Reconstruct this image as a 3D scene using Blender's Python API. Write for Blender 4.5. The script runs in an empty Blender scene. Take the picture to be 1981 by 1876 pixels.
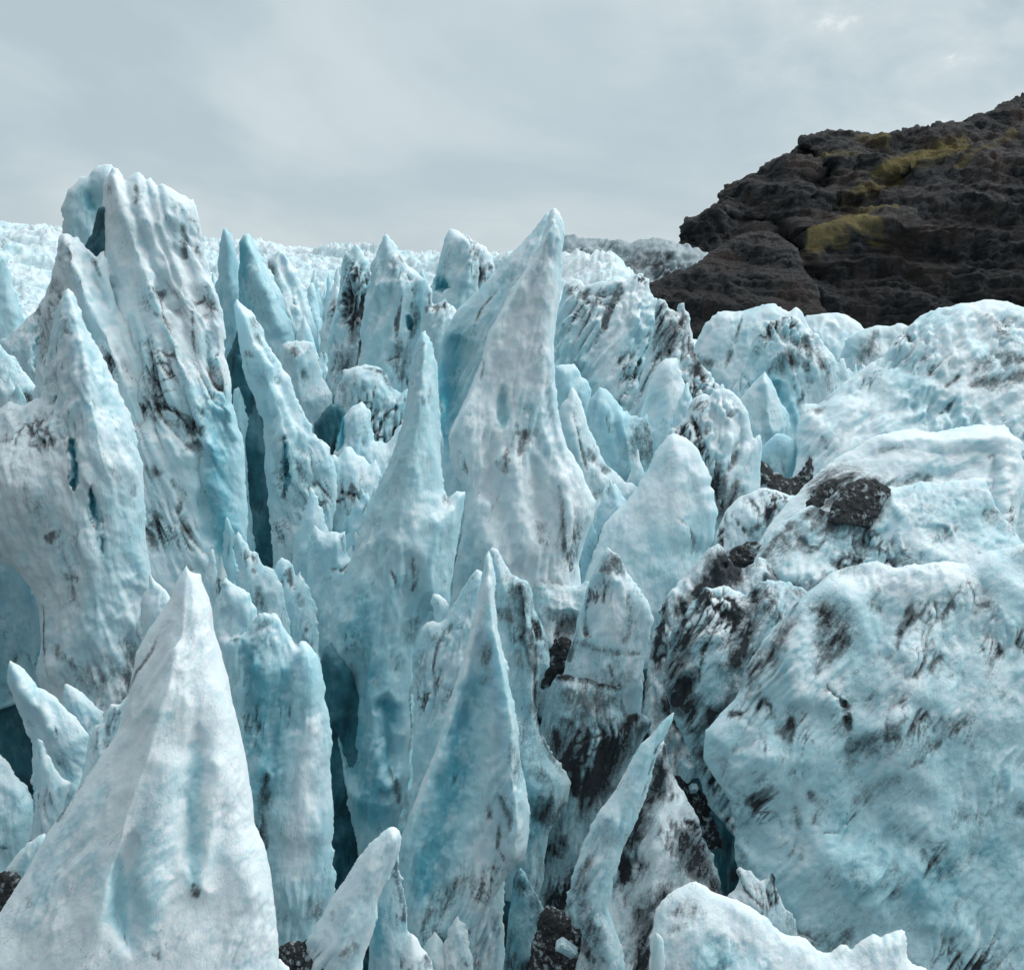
import bpy, math, random
import numpy as np

S = bpy.context.scene
COL = S.collection
W, H, FPX = 1981.0, 1876.0, 819.4 / 0.5168     # outline units: photo reduced to 1981 px wide
PITCH = math.radians(13.4)
CP, SP = math.cos(PITCH), math.sin(PITCH)
PXM = 1.0 / FPX                                 # metres per outline unit at one metre

# ------------------------------------------------------------------ noise
_rng = np.random.RandomState(7)
PERM = np.tile(_rng.permutation(256), 3).astype(np.int32)
_g = _rng.normal(size=(256, 3)); GRAD = (_g / np.linalg.norm(_g, axis=1)[:, None]).astype(np.float32)

def perlin(x, y, z):
    x, y, z = (np.asarray(a, np.float32) for a in (x, y, z))
    xi, yi, zi = np.floor(x), np.floor(y), np.floor(z)
    fx, fy, fz = x - xi, y - yi, z - zi
    xi, yi, zi = (a.astype(np.int32) & 255 for a in (xi, yi, zi))
    u, v, w = (t * t * t * (t * (t * 6 - 15) + 10) for t in (fx, fy, fz))
    r = 0
    for dx in (0, 1):
        px = PERM[xi + dx]; wx = u if dx else 1 - u
        for dy in (0, 1):
            py = PERM[px + yi + dy]; wy = wx * (v if dy else 1 - v)
            for dz in (0, 1):
                g = GRAD[PERM[py + zi + dz]]
                n = g[..., 0] * (fx - dx) + g[..., 1] * (fy - dy) + g[..., 2] * (fz - dz)
                r = r + n * wy * (w if dz else 1 - w)
    return r * 1.5

def fbm(x, y, z, oc=3, gain=.5):
    a, t = 1.0, 0
    for i in range(oc):
        t = t + a * perlin(x + 17.3 * i, y - 9.1 * i, z + 5.7 * i)
        x, y, z, a = x * 2.03, y * 2.03, z * 2.03, a * gain
    return t

def ridged(x, y, z, oc=2, gain=.5):
    a, t = 1.0, 0
    for i in range(oc):
        t = t + a * (1 - 2.2 * np.abs(perlin(x + 31.7 * i, y + 3.3 * i, z - 11.9 * i)))
        x, y, z, a = x * 2.1, y * 2.1, z * 2.1, a * gain
    return t

def worley(x, y, z):
    x, y, z = (np.asarray(a, np.float32) for a in (x, y, z))
    xi, yi, zi = (np.floor(a).astype(np.int32) for a in (x, y, z))
    best = np.full(x.shape, 9., np.float32)
    for dx in (-1, 0, 1):
        px = PERM[(xi + dx) & 255]
        for dy in (-1, 0, 1):
            py = PERM[px + ((yi + dy) & 255)]
            for dz in (-1, 0, 1):
                k = PERM[py + ((zi + dz) & 255)]
                g = GRAD[k] * .42 + .5
                best = np.minimum(best, (xi + dx + g[..., 0] - x) ** 2 + (yi + dy + g[..., 1] - y) ** 2 + (zi + dz + g[..., 2] - z) ** 2)
    return np.sqrt(best)

def sst(a, b, x):
    t = np.clip((x - a) / (b - a), 0, 1)
    return t * t * (3 - 2 * t)

# ------------------------------------------------------------------ geometry helpers
def ray(u, v):
    hx = (np.asarray(u, float) - W / 2) / FPX
    hy = (H / 2 - np.asarray(v, float)) / FPX
    return hx, CP + SP * hy, -SP + CP * hy

def project(p):
    dep = p[..., 1] * CP - p[..., 2] * SP
    up = p[..., 1] * SP + p[..., 2] * CP
    return W / 2 + FPX * p[..., 0] / dep, H / 2 - FPX * up / dep

def seg_dist(u, v, P):
    """distance to a polyline and the share of its length where the nearest point lies; nearest point too"""
    best = np.full(u.shape, 1e9); bt = np.zeros(u.shape); bx = np.zeros(u.shape); by = np.zeros(u.shape)
    L = [math.hypot(P[i + 1][0] - P[i][0], P[i + 1][1] - P[i][1]) for i in range(len(P) - 1)]
    tot, acc = sum(L) or 1, 0
    for i in range(len(P) - 1):
        ax, ay = P[i]; dx, dy = P[i + 1][0] - ax, P[i + 1][1] - ay
        l2 = dx * dx + dy * dy or 1e-9
        t = np.clip(((u - ax) * dx + (v - ay) * dy) / l2, 0, 1)
        cx, cy = ax + t * dx, ay + t * dy
        d = np.hypot(u - cx, v - cy)
        m = d < best
        best = np.where(m, d, best); bt = np.where(m, (acc + t * L[i]) / tot, bt)
        bx = np.where(m, cx, bx); by = np.where(m, cy, by)
        acc += L[i]
    return best, bt, bx, by

def inside(u, v, P):
    r = np.zeros(u.shape, bool)
    n = len(P)
    for i in range(n):
        x0, y0 = P[i]; x1, y1 = P[(i + 1) % n]
        if y0 == y1: continue
        c = ((y0 > v) != (y1 > v)) & (u < (x1 - x0) * (v - y0) / (y1 - y0) + x0)
        r ^= c
    return r

def blur(a, n):
    for _ in range(n):
        b = np.pad(a, 1, mode='edge')
        a = (b[:-2, 1:-1] + b[2:, 1:-1] + b[1:-1, :-2] + b[1:-1, 2:] + 2 * b[1:-1, 1:-1]) / 6
    return a

def normals(p, q):
    n = np.zeros_like(p)
    fn = np.cross(p[q[:, 2]] - p[q[:, 0]], p[q[:, 3]] - p[q[:, 1]])
    for k in range(4):
        for c in range(3):
            n[:, c] += np.bincount(q[:, k], fn[:, c], len(p))
    return n / np.maximum(np.linalg.norm(n, axis=1), 1e-9)[:, None]

def make_mesh(name, p, q, mat, attrs=None, parent=None):
    me = bpy.data.meshes.new(name)
    me.vertices.add(len(p)); me.vertices.foreach_set('co', p.astype(np.float32).ravel())
    me.loops.add(4 * len(q)); me.loops.foreach_set('vertex_index', q.astype(np.int32).ravel())
    me.polygons.add(len(q))
    me.polygons.foreach_set('loop_start', np.arange(0, 4 * len(q), 4, dtype=np.int32))
    me.polygons.foreach_set('use_smooth', np.ones(len(q), bool))
    me.update(calc_edges=True)
    for k, a in (attrs or {}).items():
        if a.ndim == 1:
            at = me.attributes.new(k, 'FLOAT', 'POINT'); at.data.foreach_set('value', a.astype(np.float32))
        else:
            at = me.attributes.new(k, 'FLOAT_VECTOR', 'POINT'); at.data.foreach_set('vector', a.astype(np.float32).ravel())
    me.materials.append(mat)
    o = bpy.data.objects.new(name, me); COL.objects.link(o)
    if parent: o.parent = parent
    return o

def jag(P, sd, a1, a2):
    out = []
    for i in range(len(P) - 1):
        (ax, ay), (bx, by) = P[i], P[i + 1]
        L = math.hypot(bx - ax, by - ay); n = max(1, int(L / 5)) if max(ay, by) < 1950 else 1
        for j in range(n): out.append((ax + (bx - ax) * j / n, ay + (by - ay) * j / n, (by - ay) / (L or 1), -(bx - ax) / (L or 1)))
    out.append((*P[-1], 0, 0)); q = np.array(out)
    x, y = q[:, 0], q[:, 1]
    o = a1 * perlin(x / 26 + sd, y / 26, 0 * x + sd) + a2 * (np.abs(perlin(x / 11 - sd, y / 11, 0 * x + 3)) * 2.4 - .5) + .6 * a2 * perlin(x / 5.5, y / 5.5, 0 * x + sd)
    o = o * (.35 + 1.1 * sst(-.3, .5, perlin(x / 70 + sd, y / 70, 0 * x + 1.5)))
    return [(float(u), float(v)) for u, v in zip(x + o * q[:, 2], y + o * q[:, 3])]

SEED = [0]; TK, KK = .85, .75
def form(name, label, cat, Y, pts, k=.15, T=70, sl=1.0, r=5, flow=0, fl=3.0, lump=7, med=2.2, fine=.8,
         dirt=.3, blue=.25, wh=0., S_=(), g=3.0, group=None, kind=None, mat=None, back=1.3, style='ice', smooth=2, fw=34, rg=.5, jg=4.0, gul=9, soot=0., facet=6.5, scallop=2.2, bn=.28, parent=None):
    """one solid: its outline stands on a leaning plane Y metres away, swells to T units in front and behind,
    is cut by grooves and raised by ridges, then roughened in 3-D along its normals."""
    SEED[0] += 1; flow = -flow
    T, k = T * TK, k * (KK if k < .4 else .9)
    if kind is None: r, fw = r * .6, fw * .68
    sd = SEED[0] * 13.37
    rnd = np.random.RandomState(SEED[0])
    P = [(float(x), float(y)) for x, y in pts]
    xs, ys = [a for a, _ in P], [b for _, b in P]
    x0, x1, y0, y1 = min(xs) - g, max(xs) + g, min(ys) - g, max(ys) + g
    nx, ny = int((x1 - x0) / g) + 2, int((y1 - y0) / g) + 2
    U, V = np.meshgrid(x0 + g * np.arange(nx), y0 + g * np.arange(ny))
    d, _, _, _ = seg_dist(U, V, P)
    PJ = jag(P, sd, jg, jg * .62)
    band = (d < 22) | (V > ys[0] - 22) | (V > ys[-1] - 22)
    ins = inside(U, V, P)
    ins[band] = inside(U[band], V[band], PJ)
    dc, cx, cy = np.full(U.shape, 99.), U.copy(), V.copy()
    nb_ = band & ~ins
    dc[nb_], _, cx[nb_], cy[nb_] = seg_dist(U[nb_], V[nb_], PJ + [PJ[0]])
    bl = np.abs((P[-1][0] - P[0][0]) * (V - P[0][1]) - (P[-1][1] - P[0][1]) * (U - P[0][0])) / (math.hypot(P[-1][0] - P[0][0], P[-1][1] - P[0][1]) or 1)
    dc = np.minimum(d, bl)
    cell = ins[:-1, :-1] | ins[1:, :-1] | ins[:-1, 1:] | ins[1:, 1:]
    U = np.where(ins, U, cx); V = np.where(ins, V, cy)
    d = np.where(ins, d, 0)
    # swelling
    def swell(TT, ss):
        e = ss * np.sqrt(d * d + 2 * r * d)
        return blur(TT * (1 - np.exp(-e / TT)), smooth)
    tip = P[int(np.argmin(ys))]
    m = Y * PXM                                    # metres per unit at this distance
    # leaning plane through the tip
    tx, ty, tz = (float(a) for a in ray(*tip)); ztip = tz / ty * Y
    def on_plane(u, v):
        a, b, c = ray(u, v)
        t = (Y - k * ztip) / (b - k * c)
        t = np.clip(t, 0, Y * 1.6)
        return np.stack([a * t, b * t, c * t], -1)
    base = on_plane(U, V)
    ctr = base[ins].mean(0)
    e = -ctr / np.linalg.norm(ctr); e[2] *= .6; e /= np.linalg.norm(e)
    F = swell(T, sl); B = swell(T * back, sl * 1.5)
    front = base + e * (F * m)[..., None]
    pu, pv = project(front)
    wob = fbm(U / 60 + sd, V / 60, 0 * U + sd, 2) * 6 + fbm(U / 17 + sd, V / 17, 0 * U + sd + 9, 2) * 1.6
    wob2 = fbm(U / 60 - sd, V / 60, 0 * U + sd + 40, 2) * 6 + fbm(U / 17 - sd, V / 17, 0 * U + sd + 29, 2) * 1.6
    cf, sf = math.cos(math.radians(flow)), math.sin(math.radians(flow))
    wa, wl = U * cf - V * sf, U * sf + V * cf
    wisp = fbm(wa / 13 + sd, wl / 38, 0 * U + sd, 4, .65) * 1.3
    Dk = np.zeros(U.shape); Bl = np.zeros(U.shape); Ms = np.zeros(U.shape)
    add = np.zeros(U.shape)
    for kd, w, amp, sp in S_:
        ex = 3 * w + 30 if kd != 'A' else 3000
        lo = np.array(sp).min(0) - ex; hi = np.array(sp).max(0) + ex
        bb = (pu > lo[0]) & (pu < hi[0]) & (pv > lo[1]) & (pv < hi[1])
        if not bb.any(): continue
        wm = min(1., w / 14.) if kd != 'h' else .8
        dd, tt, _, _ = seg_dist(pu[bb] + wob[bb] * wm, pv[bb] + wob2[bb] * wm, sp)
        tp = np.sqrt(np.clip(4 * tt * (1 - tt), 0.02, 1))
        if kd == 'r':   add[bb] += 1.45 * amp * np.clip(1 - dd / w, 0, 1) * np.minimum(1, tp * 1.6)
        elif kd == 'A':
            de = d[bb]
            add[bb] += amp * np.minimum(1, tt / .3) ** .8 * de / (de + dd + 1.5)
        elif kd == 'R': add[bb] += amp * np.exp(-(dd / w) ** 2)
        elif kd == 'g':
            add[bb] -= amp * np.exp(-(dd / (w * tp)) ** 2) * tp
        elif kd == 'h':
            q = np.clip(1 - dd / (w * tp), 0, 1)
            q = np.clip(q + .25 * wisp[bb] * (q > 0), 0, 1)
            add[bb] -= 1.5 * amp * q; Bl[bb] = np.maximum(Bl[bb], 1.15 * sst(0, .8, q))
        elif kd == 'd':
            q = np.exp(-(dd / (w * (.4 + .6 * tp))) ** 2) * np.clip(.8 + .45 * wisp[bb], .1, 1.3)
            Dk[bb] = np.maximum(Dk[bb], (.74 if style == 'ice' and w < 25 else .8) * amp * q); add[bb] -= 1.5 * q
        elif kd == 'c':
            q = np.exp(-(dd / max(w, 2.6)) ** 2) * tp * sst(-.75, .1, wisp[bb])
            Dk[bb] = np.maximum(Dk[bb], 1.0 * q); add[bb] -= amp * q
        elif kd == 'b': Bl[bb] = np.maximum(Bl[bb], .78 * amp * np.exp(-(dd / w) ** 2))
        elif kd == 'w': Bl[bb] -= amp * np.exp(-(dd / w) ** 2); Dk[bb] -= amp * np.exp(-(dd / w) ** 2)
        elif kd == 'm': Ms[bb] = np.maximum(Ms[bb], amp * np.clip(1.3 - dd / w, 0, 1))
    edge = sst(0, 12, d)
    F = F + add * edge
    F = np.maximum(F, -.55 * B)
    front = base + e * (F * m)[..., None]
    bdir = np.array([ctr[0], ctr[1], 0]); bdir /= np.linalg.norm(bdir); bdir[2] = -.15
    bk = base + bdir * (B * m)[..., None]
    # number the vertices: rim vertices are shared
    used = np.zeros(U.shape, bool)
    for a, b in ((0, 0), (0, 1), (1, 0), (1, 1)):
        used[a:ny - 1 + a, b:nx - 1 + b] |= cell
    fi = np.full(U.shape, -1); fi[used] = np.arange(used.sum())
    inn = used & ins
    bi = fi.copy(); bi[inn] = used.sum() + np.arange(inn.sum())
    cj, ci = np.nonzero(cell)
    qf = np.stack([fi[cj + 1, ci], fi[cj + 1, ci + 1], fi[cj, ci + 1], fi[cj, ci]], 1)
    qb = np.stack([bi[cj, ci], bi[cj, ci + 1], bi[cj + 1, ci + 1], bi[cj + 1, ci]], 1)
    q = np.concatenate([qf, qb])
    q = q[~((q[:, 0] == q[:, 2]) | (q[:, 1] == q[:, 3]))]
    p = np.concatenate([front[used], bk[inn]])
    dv = np.concatenate([d[used], d[inn]])
    bot = np.concatenate([(dc[used] < d[used] - .5) & (dc[used] < 10), (dc[inn] < d[inn] - .5) & (dc[inn] < 10)])
    Dv = np.concatenate([Dk[used], Dk[inn] * 0]); Bv = np.concatenate([Bl[used], Bl[inn] * 0]); Mv = np.concatenate([Ms[used], Ms[inn] * 0])
    n = normals(p, q)
    c = (p - ctr) / m
    cf, sf = math.cos(math.radians(flow)), math.sin(math.radians(flow))
    A = c[:, 0] * cf + c[:, 2] * sf                # across the flutes
    L = -c[:, 0] * sf + c[:, 2] * cf               # along them
    D = c[:, 1]
    at = np.clip((dv + 6) / 28, .3, 1)
    if style == 'ice':
        wp = fbm(A / 130 + sd, D / 130, L / 170, 2)
        lu = fbm(c[:, 0] / 120 + sd, c[:, 1] / 120, c[:, 2] / 150 - sd, 2)
        n1 = perlin(A / fw + wp * .9 + sd, D / (fw * 1.6), L / (fw * 9) + wp * .5)
        n2 = perlin(A / fw * 2.3 + wp * 1.5 - sd, D / fw, L / (fw * 4.2) + sd + wp)
        n3 = perlin(A / fw * 4.9 + wp * 2. + sd, D / fw * 3, L / (fw * 1.9) - sd)
        sel = sst(-.35, .35, fbm(A / 150 + sd, D / 150, L / 150 + 4.4, 2) + (.5 - rg))
        bil = np.abs(n1) * 2.4 - .7 + .5 * (np.abs(n2) * 2.4 - .7) + .3 * (np.abs(n3) * 2.2 - .6)
        rid = .7 - 2.4 * np.abs(n1) + .5 * (.7 - 2.4 * np.abs(n2)) + .25 * (.7 - 2.2 * np.abs(n3))
        fr = sel * bil + (1 - sel) * rid
        crease = np.maximum(np.exp(-(n1 / .075) ** 2), .75 * np.exp(-(n2 / .08) ** 2)) * sel
        n4 = perlin(A / 24 - sd + wp, D / 24, L / 40 + sd); n5 = perlin(A / 11 + sd, D / 12, L / 20 - sd + wp)
        me_ = .55 * fbm(A / 26 - sd, D / 26, L / 44 + sd, 2, .5) + .45 * (np.abs(n4) * 2.4 - .6) * (2 * sel - 1) + .35 * (np.abs(n5) * 2.4 - .6) * (2 * sel - 1)
        crease = np.maximum(crease, .6 * np.exp(-(n4 / .07) ** 2) * sel)
        w1 = worley(A / (fw * 1.9) + .35 * wp + sd, D / (fw * 2.2), L / (fw * 4.5) + .6 * wp - sd)
        w2 = worley(A / 17 + .8 * wp - sd, D / 18, L / 26 + sd + .5 * me_)
        scal = facet * (w1 - .5) * 1.6 + scallop * (w2 - .5)
        fn = fbm(A / 7 + sd, D / 7, L / 11, 2, .65)
        patch = sst(-.25, .45, fbm(c[:, 0] / 160 + sd * 2, c[:, 1] / 160, c[:, 2] / 160, 2))
        frs = np.clip(fr, -1.2, 1.4)
        disp = at * (scal + lump * .8 * lu + 1.75 * fl * frs * (.45 + .75 * patch)) + np.clip(at * 1.3, .5, 1) * (med * me_ * .6 + fine * fn)
        cav = sst(.1, -.9, frs) * .6 + crease * 2.1 + sst(-.1, -.6, me_) * .35
        pt2 = sst(-.1, .45, fbm(c[:, 0] / 55 + sd, c[:, 1] / 55, c[:, 2] / 85 - sd, 3))
        Dv = np.clip(Dv, -1, 2) + dirt * (cav * (.15 + patch) * (.3 + 1.1 * pt2) + .28 * patch * pt2) * sst(0, 25, dv + 8) * 1.25
        Dv = np.clip(Dv + soot * (.55 + .9 * pt2 + .4 * crease) - wh, 0, 1.5)
        Bv = np.clip(blue + Bv + bn * fbm(c[:, 0] / 90 + sd, c[:, 1] / 90, c[:, 2] / 200, 3) , 0, 1.3)
    elif style == 'grit':
        disp = at * lump * fbm(c[:, 0] / 70 + sd, c[:, 1] / 70, c[:, 2] / 70, 2) + med * fbm(A / 14 + sd, D / 14, L / 14, 3, .65) * 1.5 + fine * ridged(A / 5, D / 5, L / 5 + sd, 2)
        Dv = Dv + .5 + .6 * fbm(A / 30, D / 30, L / 30 + sd, 3)
    elif style == 'rock':
        wp = fbm(c[:, 0] / 260 + sd, c[:, 1] / 260, c[:, 2] / 260, 3)
        hh = c[:, 2] + 13 * wp + .06 * c[:, 0]
        st = perlin(hh / 27 + 3.1, 0 * hh, c[:, 0] / 900) + .55 * perlin(hh / 11, 0 * hh + 5, c[:, 0] / 500) + .3 * perlin(hh / 5, 0 * hh + 9, c[:, 0] / 250)
        gu = ridged(c[:, 0] / 75 + wp + c[:, 2] / 300, c[:, 2] / 260, 0 * hh + sd, 4, .6)
        big = fbm(c[:, 0] / 190 + sd, c[:, 1] / 190, c[:, 2] / 150, 3)
        tf = (hh + 22 * fbm(c[:, 0] / 90, c[:, 2] / 200, 0 * hh + sd, 3)) / 58; tf = tf - np.floor(tf)
        ter = np.where(tf < .62, .5 - tf / .62, -.5 + (tf - .62) / .38)
        cr = fbm(c[:, 0] / 12, c[:, 1] / 12, c[:, 2] / 14 + sd, 3, .65)
        disp = at * (lump * big + fl * (st + .8 * (np.abs(perlin(hh / 7.5, 0 * hh + 2, c[:, 0] / 160)) * 2.2 - .5)) + gul * gu + 15 * ter) + fine * cr
        Dv = st
        Bv = sst(-.1, .8, st)
    p = p + n * (disp * m)[:, None] * np.where(bot, .2, 1)[:, None]
    fc = np.stack([A, D, L], 1) + (sd * 7 if style != 'rock' else 0)
    low = p[:, 2].min()
    org = np.array([ctr[0], ctr[1], low])
    at_ = {'fc': fc, 'dirt': Dv, 'blue': Bv}
    if style == 'rock': at_['moss'] = Mv
    o = make_mesh(name, p - org, q, mat or MAT['ice'], at_)
    o.location = org
    o['kind'] = kind or 'thing'
    if parent:
        o.parent = parent; o.location = org - np.array(parent.location)
        del o['kind']; return o
    o['label'] = label
    if not kind: o['category'] = cat
    if group: o['group'] = group
    return o

# ------------------------------------------------------------------ materials
class NT:
    def __init__(s, nt): s.nt = nt; nt.nodes.clear()
    def n(s, t, **kw):
        nd = s.nt.nodes.new(t)
        for k, v in kw.items():
            if k.startswith('i_'):
                key = k[2:]; key = int(key) if key.isdigit() else key.replace('_', ' ')
                sk = nd.inputs[key]
                if hasattr(v, 'is_output'): s.nt.links.new(v, sk)
                else: sk.default_value = v
            else: setattr(nd, k, v)
        return nd
    def math(s, op, a, b=0., c=0., clamp=False):
        nd = s.n('ShaderNodeMath', operation=op, use_clamp=clamp)
        for i, v in enumerate((a, b, c)):
            if hasattr(v, 'is_output'): s.nt.links.new(v, nd.inputs[i])
            else: nd.inputs[i].default_value = v
        return nd.outputs[0]
    def mix(s, f, a, b):
        nd = s.n('ShaderNodeMix', data_type='RGBA')
        for i, v in ((0, f), (6, a), (7, b)):
            if hasattr(v, 'is_output'): s.nt.links.new(v, nd.inputs[i])
            else: nd.inputs[i].default_value = v if i == 0 else (*v, 1)
        return nd.outputs[2]
    def noise(s, vec, scale, detail=3, rough=.55, dist=0.):
        nd = s.n('ShaderNodeTexNoise', i_Scale=scale, i_Detail=detail, i_Roughness=rough, i_Distortion=dist)
        s.nt.links.new(vec, nd.inputs['Vector']); return nd.outputs['Fac']
    def scale(s, vec, v):
        nd = s.n('ShaderNodeVectorMath', operation='MULTIPLY'); s.nt.links.new(vec, nd.inputs[0]); nd.inputs[1].default_value = v
        return nd.outputs[0]
    def rng(s, x, a, b, c=0., d=1., smooth=True):
        nd = s.n('ShaderNodeMapRange', interpolation_type='SMOOTHSTEP' if smooth else 'LINEAR')
        s.nt.links.new(x, nd.inputs[0])
        for i, v in enumerate((a, b, c, d)): nd.inputs[i + 1].default_value = v
        return nd.outputs[0]
    def attr(s, name, out='Fac'):
        return s.n('ShaderNodeAttribute', attribute_name=name).outputs[out]

MAT = {}
def new_mat(name):
    m = bpy.data.materials.new(name); m.use_nodes = True
    t = NT(m.node_tree); MAT[name] = m
    return t

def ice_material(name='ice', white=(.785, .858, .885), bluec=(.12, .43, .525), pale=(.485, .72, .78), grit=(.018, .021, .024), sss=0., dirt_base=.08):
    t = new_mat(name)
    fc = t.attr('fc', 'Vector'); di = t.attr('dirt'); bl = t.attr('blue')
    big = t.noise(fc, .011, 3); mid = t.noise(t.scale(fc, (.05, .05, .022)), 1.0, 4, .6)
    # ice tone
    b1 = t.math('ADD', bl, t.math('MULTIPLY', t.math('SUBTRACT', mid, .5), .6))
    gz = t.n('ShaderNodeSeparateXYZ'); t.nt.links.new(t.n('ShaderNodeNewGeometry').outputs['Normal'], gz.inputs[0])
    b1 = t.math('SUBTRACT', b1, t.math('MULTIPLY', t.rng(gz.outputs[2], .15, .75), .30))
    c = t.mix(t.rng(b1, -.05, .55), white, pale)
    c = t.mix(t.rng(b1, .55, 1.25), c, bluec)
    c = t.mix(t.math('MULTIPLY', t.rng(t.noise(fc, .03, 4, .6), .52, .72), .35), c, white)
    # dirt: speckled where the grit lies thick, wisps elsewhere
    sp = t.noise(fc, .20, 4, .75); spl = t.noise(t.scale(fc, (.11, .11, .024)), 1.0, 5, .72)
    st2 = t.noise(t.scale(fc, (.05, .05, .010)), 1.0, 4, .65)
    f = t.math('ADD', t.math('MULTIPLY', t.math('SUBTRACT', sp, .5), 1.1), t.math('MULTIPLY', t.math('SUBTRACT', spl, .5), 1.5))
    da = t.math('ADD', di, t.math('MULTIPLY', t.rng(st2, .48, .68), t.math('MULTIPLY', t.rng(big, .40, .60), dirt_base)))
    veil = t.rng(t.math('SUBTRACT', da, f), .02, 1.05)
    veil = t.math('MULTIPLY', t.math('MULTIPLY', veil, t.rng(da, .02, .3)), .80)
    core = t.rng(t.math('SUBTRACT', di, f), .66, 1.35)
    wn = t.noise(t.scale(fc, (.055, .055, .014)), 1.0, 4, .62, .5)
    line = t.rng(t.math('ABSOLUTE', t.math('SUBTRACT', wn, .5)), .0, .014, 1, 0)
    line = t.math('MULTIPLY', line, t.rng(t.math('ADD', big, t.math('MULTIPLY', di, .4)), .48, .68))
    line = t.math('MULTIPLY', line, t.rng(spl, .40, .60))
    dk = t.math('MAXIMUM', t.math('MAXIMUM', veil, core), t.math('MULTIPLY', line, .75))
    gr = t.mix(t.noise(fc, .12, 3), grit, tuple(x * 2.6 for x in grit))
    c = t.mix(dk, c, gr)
    rb = t.math('ABSOLUTE', t.math('SUBTRACT', t.noise(t.scale(fc, (.10, .10, .028)), 1.0, 5, .66, .3), .5))
    h = t.math('ADD', t.math('ADD', t.math('MULTIPLY', rb, 4.5), t.math('MULTIPLY', t.noise(t.scale(fc, (.22, .22, .10)), 1.0, 4, .65), 1.6)), t.math('MULTIPLY', sp, t.math('MULTIPLY', dk, 1.3)))
    bump = t.n('ShaderNodeBump', i_Strength=.32, i_Distance=.05)
    t.nt.links.new(h, bump.inputs['Height'])
    bs = t.n('ShaderNodeBsdfPrincipled', i_Base_Color=c, i_Normal=bump.outputs[0])
    ro = t.rng(dk, 0, 1, .5, .85); t.nt.links.new(ro, bs.inputs['Roughness'])
    bs.inputs['Specular IOR Level'].default_value = .3
    if sss:
        bs.inputs['Subsurface Weight'].default_value = sss
        bs.inputs['Subsurface Radius'].default_value = (.3, .8, 1.0)
        bs.inputs['Subsurface Scale'].default_value = .35
    t.nt.links.new(bs.outputs[0], t.n('ShaderNodeOutputMaterial').inputs[0])

def grit_material():
    t = new_mat('grit')
    fc = t.attr('fc', 'Vector'); di = t.attr('dirt')
    c = t.mix(t.rng(t.noise(fc, .2, 5, .7), .35, .7), (.008, .009, .010), (.05, .053, .056))
    ice = t.rng(t.math('SUBTRACT', t.noise(fc, .09, 4, .65), t.math('MULTIPLY', di, .25)), .40, .56)
    c = t.mix(t.math('MULTIPLY', ice, .75), c, (.50, .58, .62))
    b = t.n('ShaderNodeBump', i_Strength=.7, i_Distance=.08); t.nt.links.new(t.noise(fc, .25, 5, .7), b.inputs['Height'])
    bs = t.n('ShaderNodeBsdfPrincipled', i_Base_Color=c, i_Normal=b.outputs[0], i_Roughness=.8)
    t.nt.links.new(bs.outputs[0], t.n('ShaderNodeOutputMaterial').inputs[0])

ROCK_Z0, ROCK_Z1 = -60, 190
def rock_material():
    t = new_mat('rock')
    fc = t.attr('fc', 'Vector'); st = t.attr('dirt'); mo = t.attr('moss')
    nrm = t.n('ShaderNodeNewGeometry').outputs['Normal']
    up = t.n('ShaderNodeSeparateXYZ'); t.nt.links.new(nrm, up.inputs[0]); up = up.outputs[2]
    n1 = t.noise(fc, .012, 4, .6); n2 = t.noise(t.scale(fc, (.075, .075, .14)), 1.0, 5, .68); n3 = t.noise(fc, .3, 4, .7)
    n4 = t.noise(t.scale(fc, (.012, .012, .11)), 1.0, 4, .6, .4)
    c = t.mix(t.rng(n2, .40, .64), (.011, .013, .015), (.085, .086, .089))
    c = t.mix(t.math('MULTIPLY', t.rng(n1, .46, .62), .75), c, (.090, .062, .051))
    c = t.mix(t.math('MULTIPLY', t.rng(n4, .55, .68), .35), c, (.19, .185, .18))
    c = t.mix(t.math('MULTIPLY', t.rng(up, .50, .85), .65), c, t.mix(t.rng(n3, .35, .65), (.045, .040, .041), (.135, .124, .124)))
    c = t.mix(t.rng(n3, .58, .70), c, (.010, .011, .013))
    fz = t.n('ShaderNodeSeparateXYZ'); t.nt.links.new(fc, fz.inputs[0])
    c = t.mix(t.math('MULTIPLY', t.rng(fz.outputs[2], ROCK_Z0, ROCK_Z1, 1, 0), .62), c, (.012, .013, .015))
    mm = t.math('ADD', t.math('MULTIPLY', mo, 1.16), t.math('MULTIPLY', up, .25))
    mm = t.rng(t.math('SUBTRACT', mm, t.math('ADD', t.math('ADD', t.math('MULTIPLY', n2, .6), t.math('MULTIPLY', t.noise(t.scale(fc, (.022, .022, .05)), 1.0, 5, .68), 1.1)), t.math('MULTIPLY', n3, .3))), -.22, .40)
    c = t.mix(mm, c, t.mix(n3, (.10, .08, .034), (.30, .235, .085)))
    b = t.n('ShaderNodeBump', i_Strength=1., i_Distance=3.5)
    t.nt.links.new(t.math('ADD', t.noise(fc, .16, 6, .7), t.math('MULTIPLY', n4, 1.2)), b.inputs['Height'])
    bs = t.n('ShaderNodeBsdfPrincipled', i_Base_Color=c, i_Normal=b.outputs[0], i_Roughness=.9)
    bs.inputs['Specular IOR Level'].default_value = .25
    t.nt.links.new(bs.outputs[0], t.n('ShaderNodeOutputMaterial').inputs[0])

ice_material(sss=.6); grit_material(); rock_material()
ice_material('shaded_ice', white=(.17, .34, .40), bluec=(.006, .045, .062), pale=(.032, .15, .19))  # darker copy of the ice: crevasse shade put into wall and floor colour
ice_material('old_ice', white=(.34, .40, .425), bluec=(.16, .28, .32), pale=(.25, .33, .36))
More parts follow.
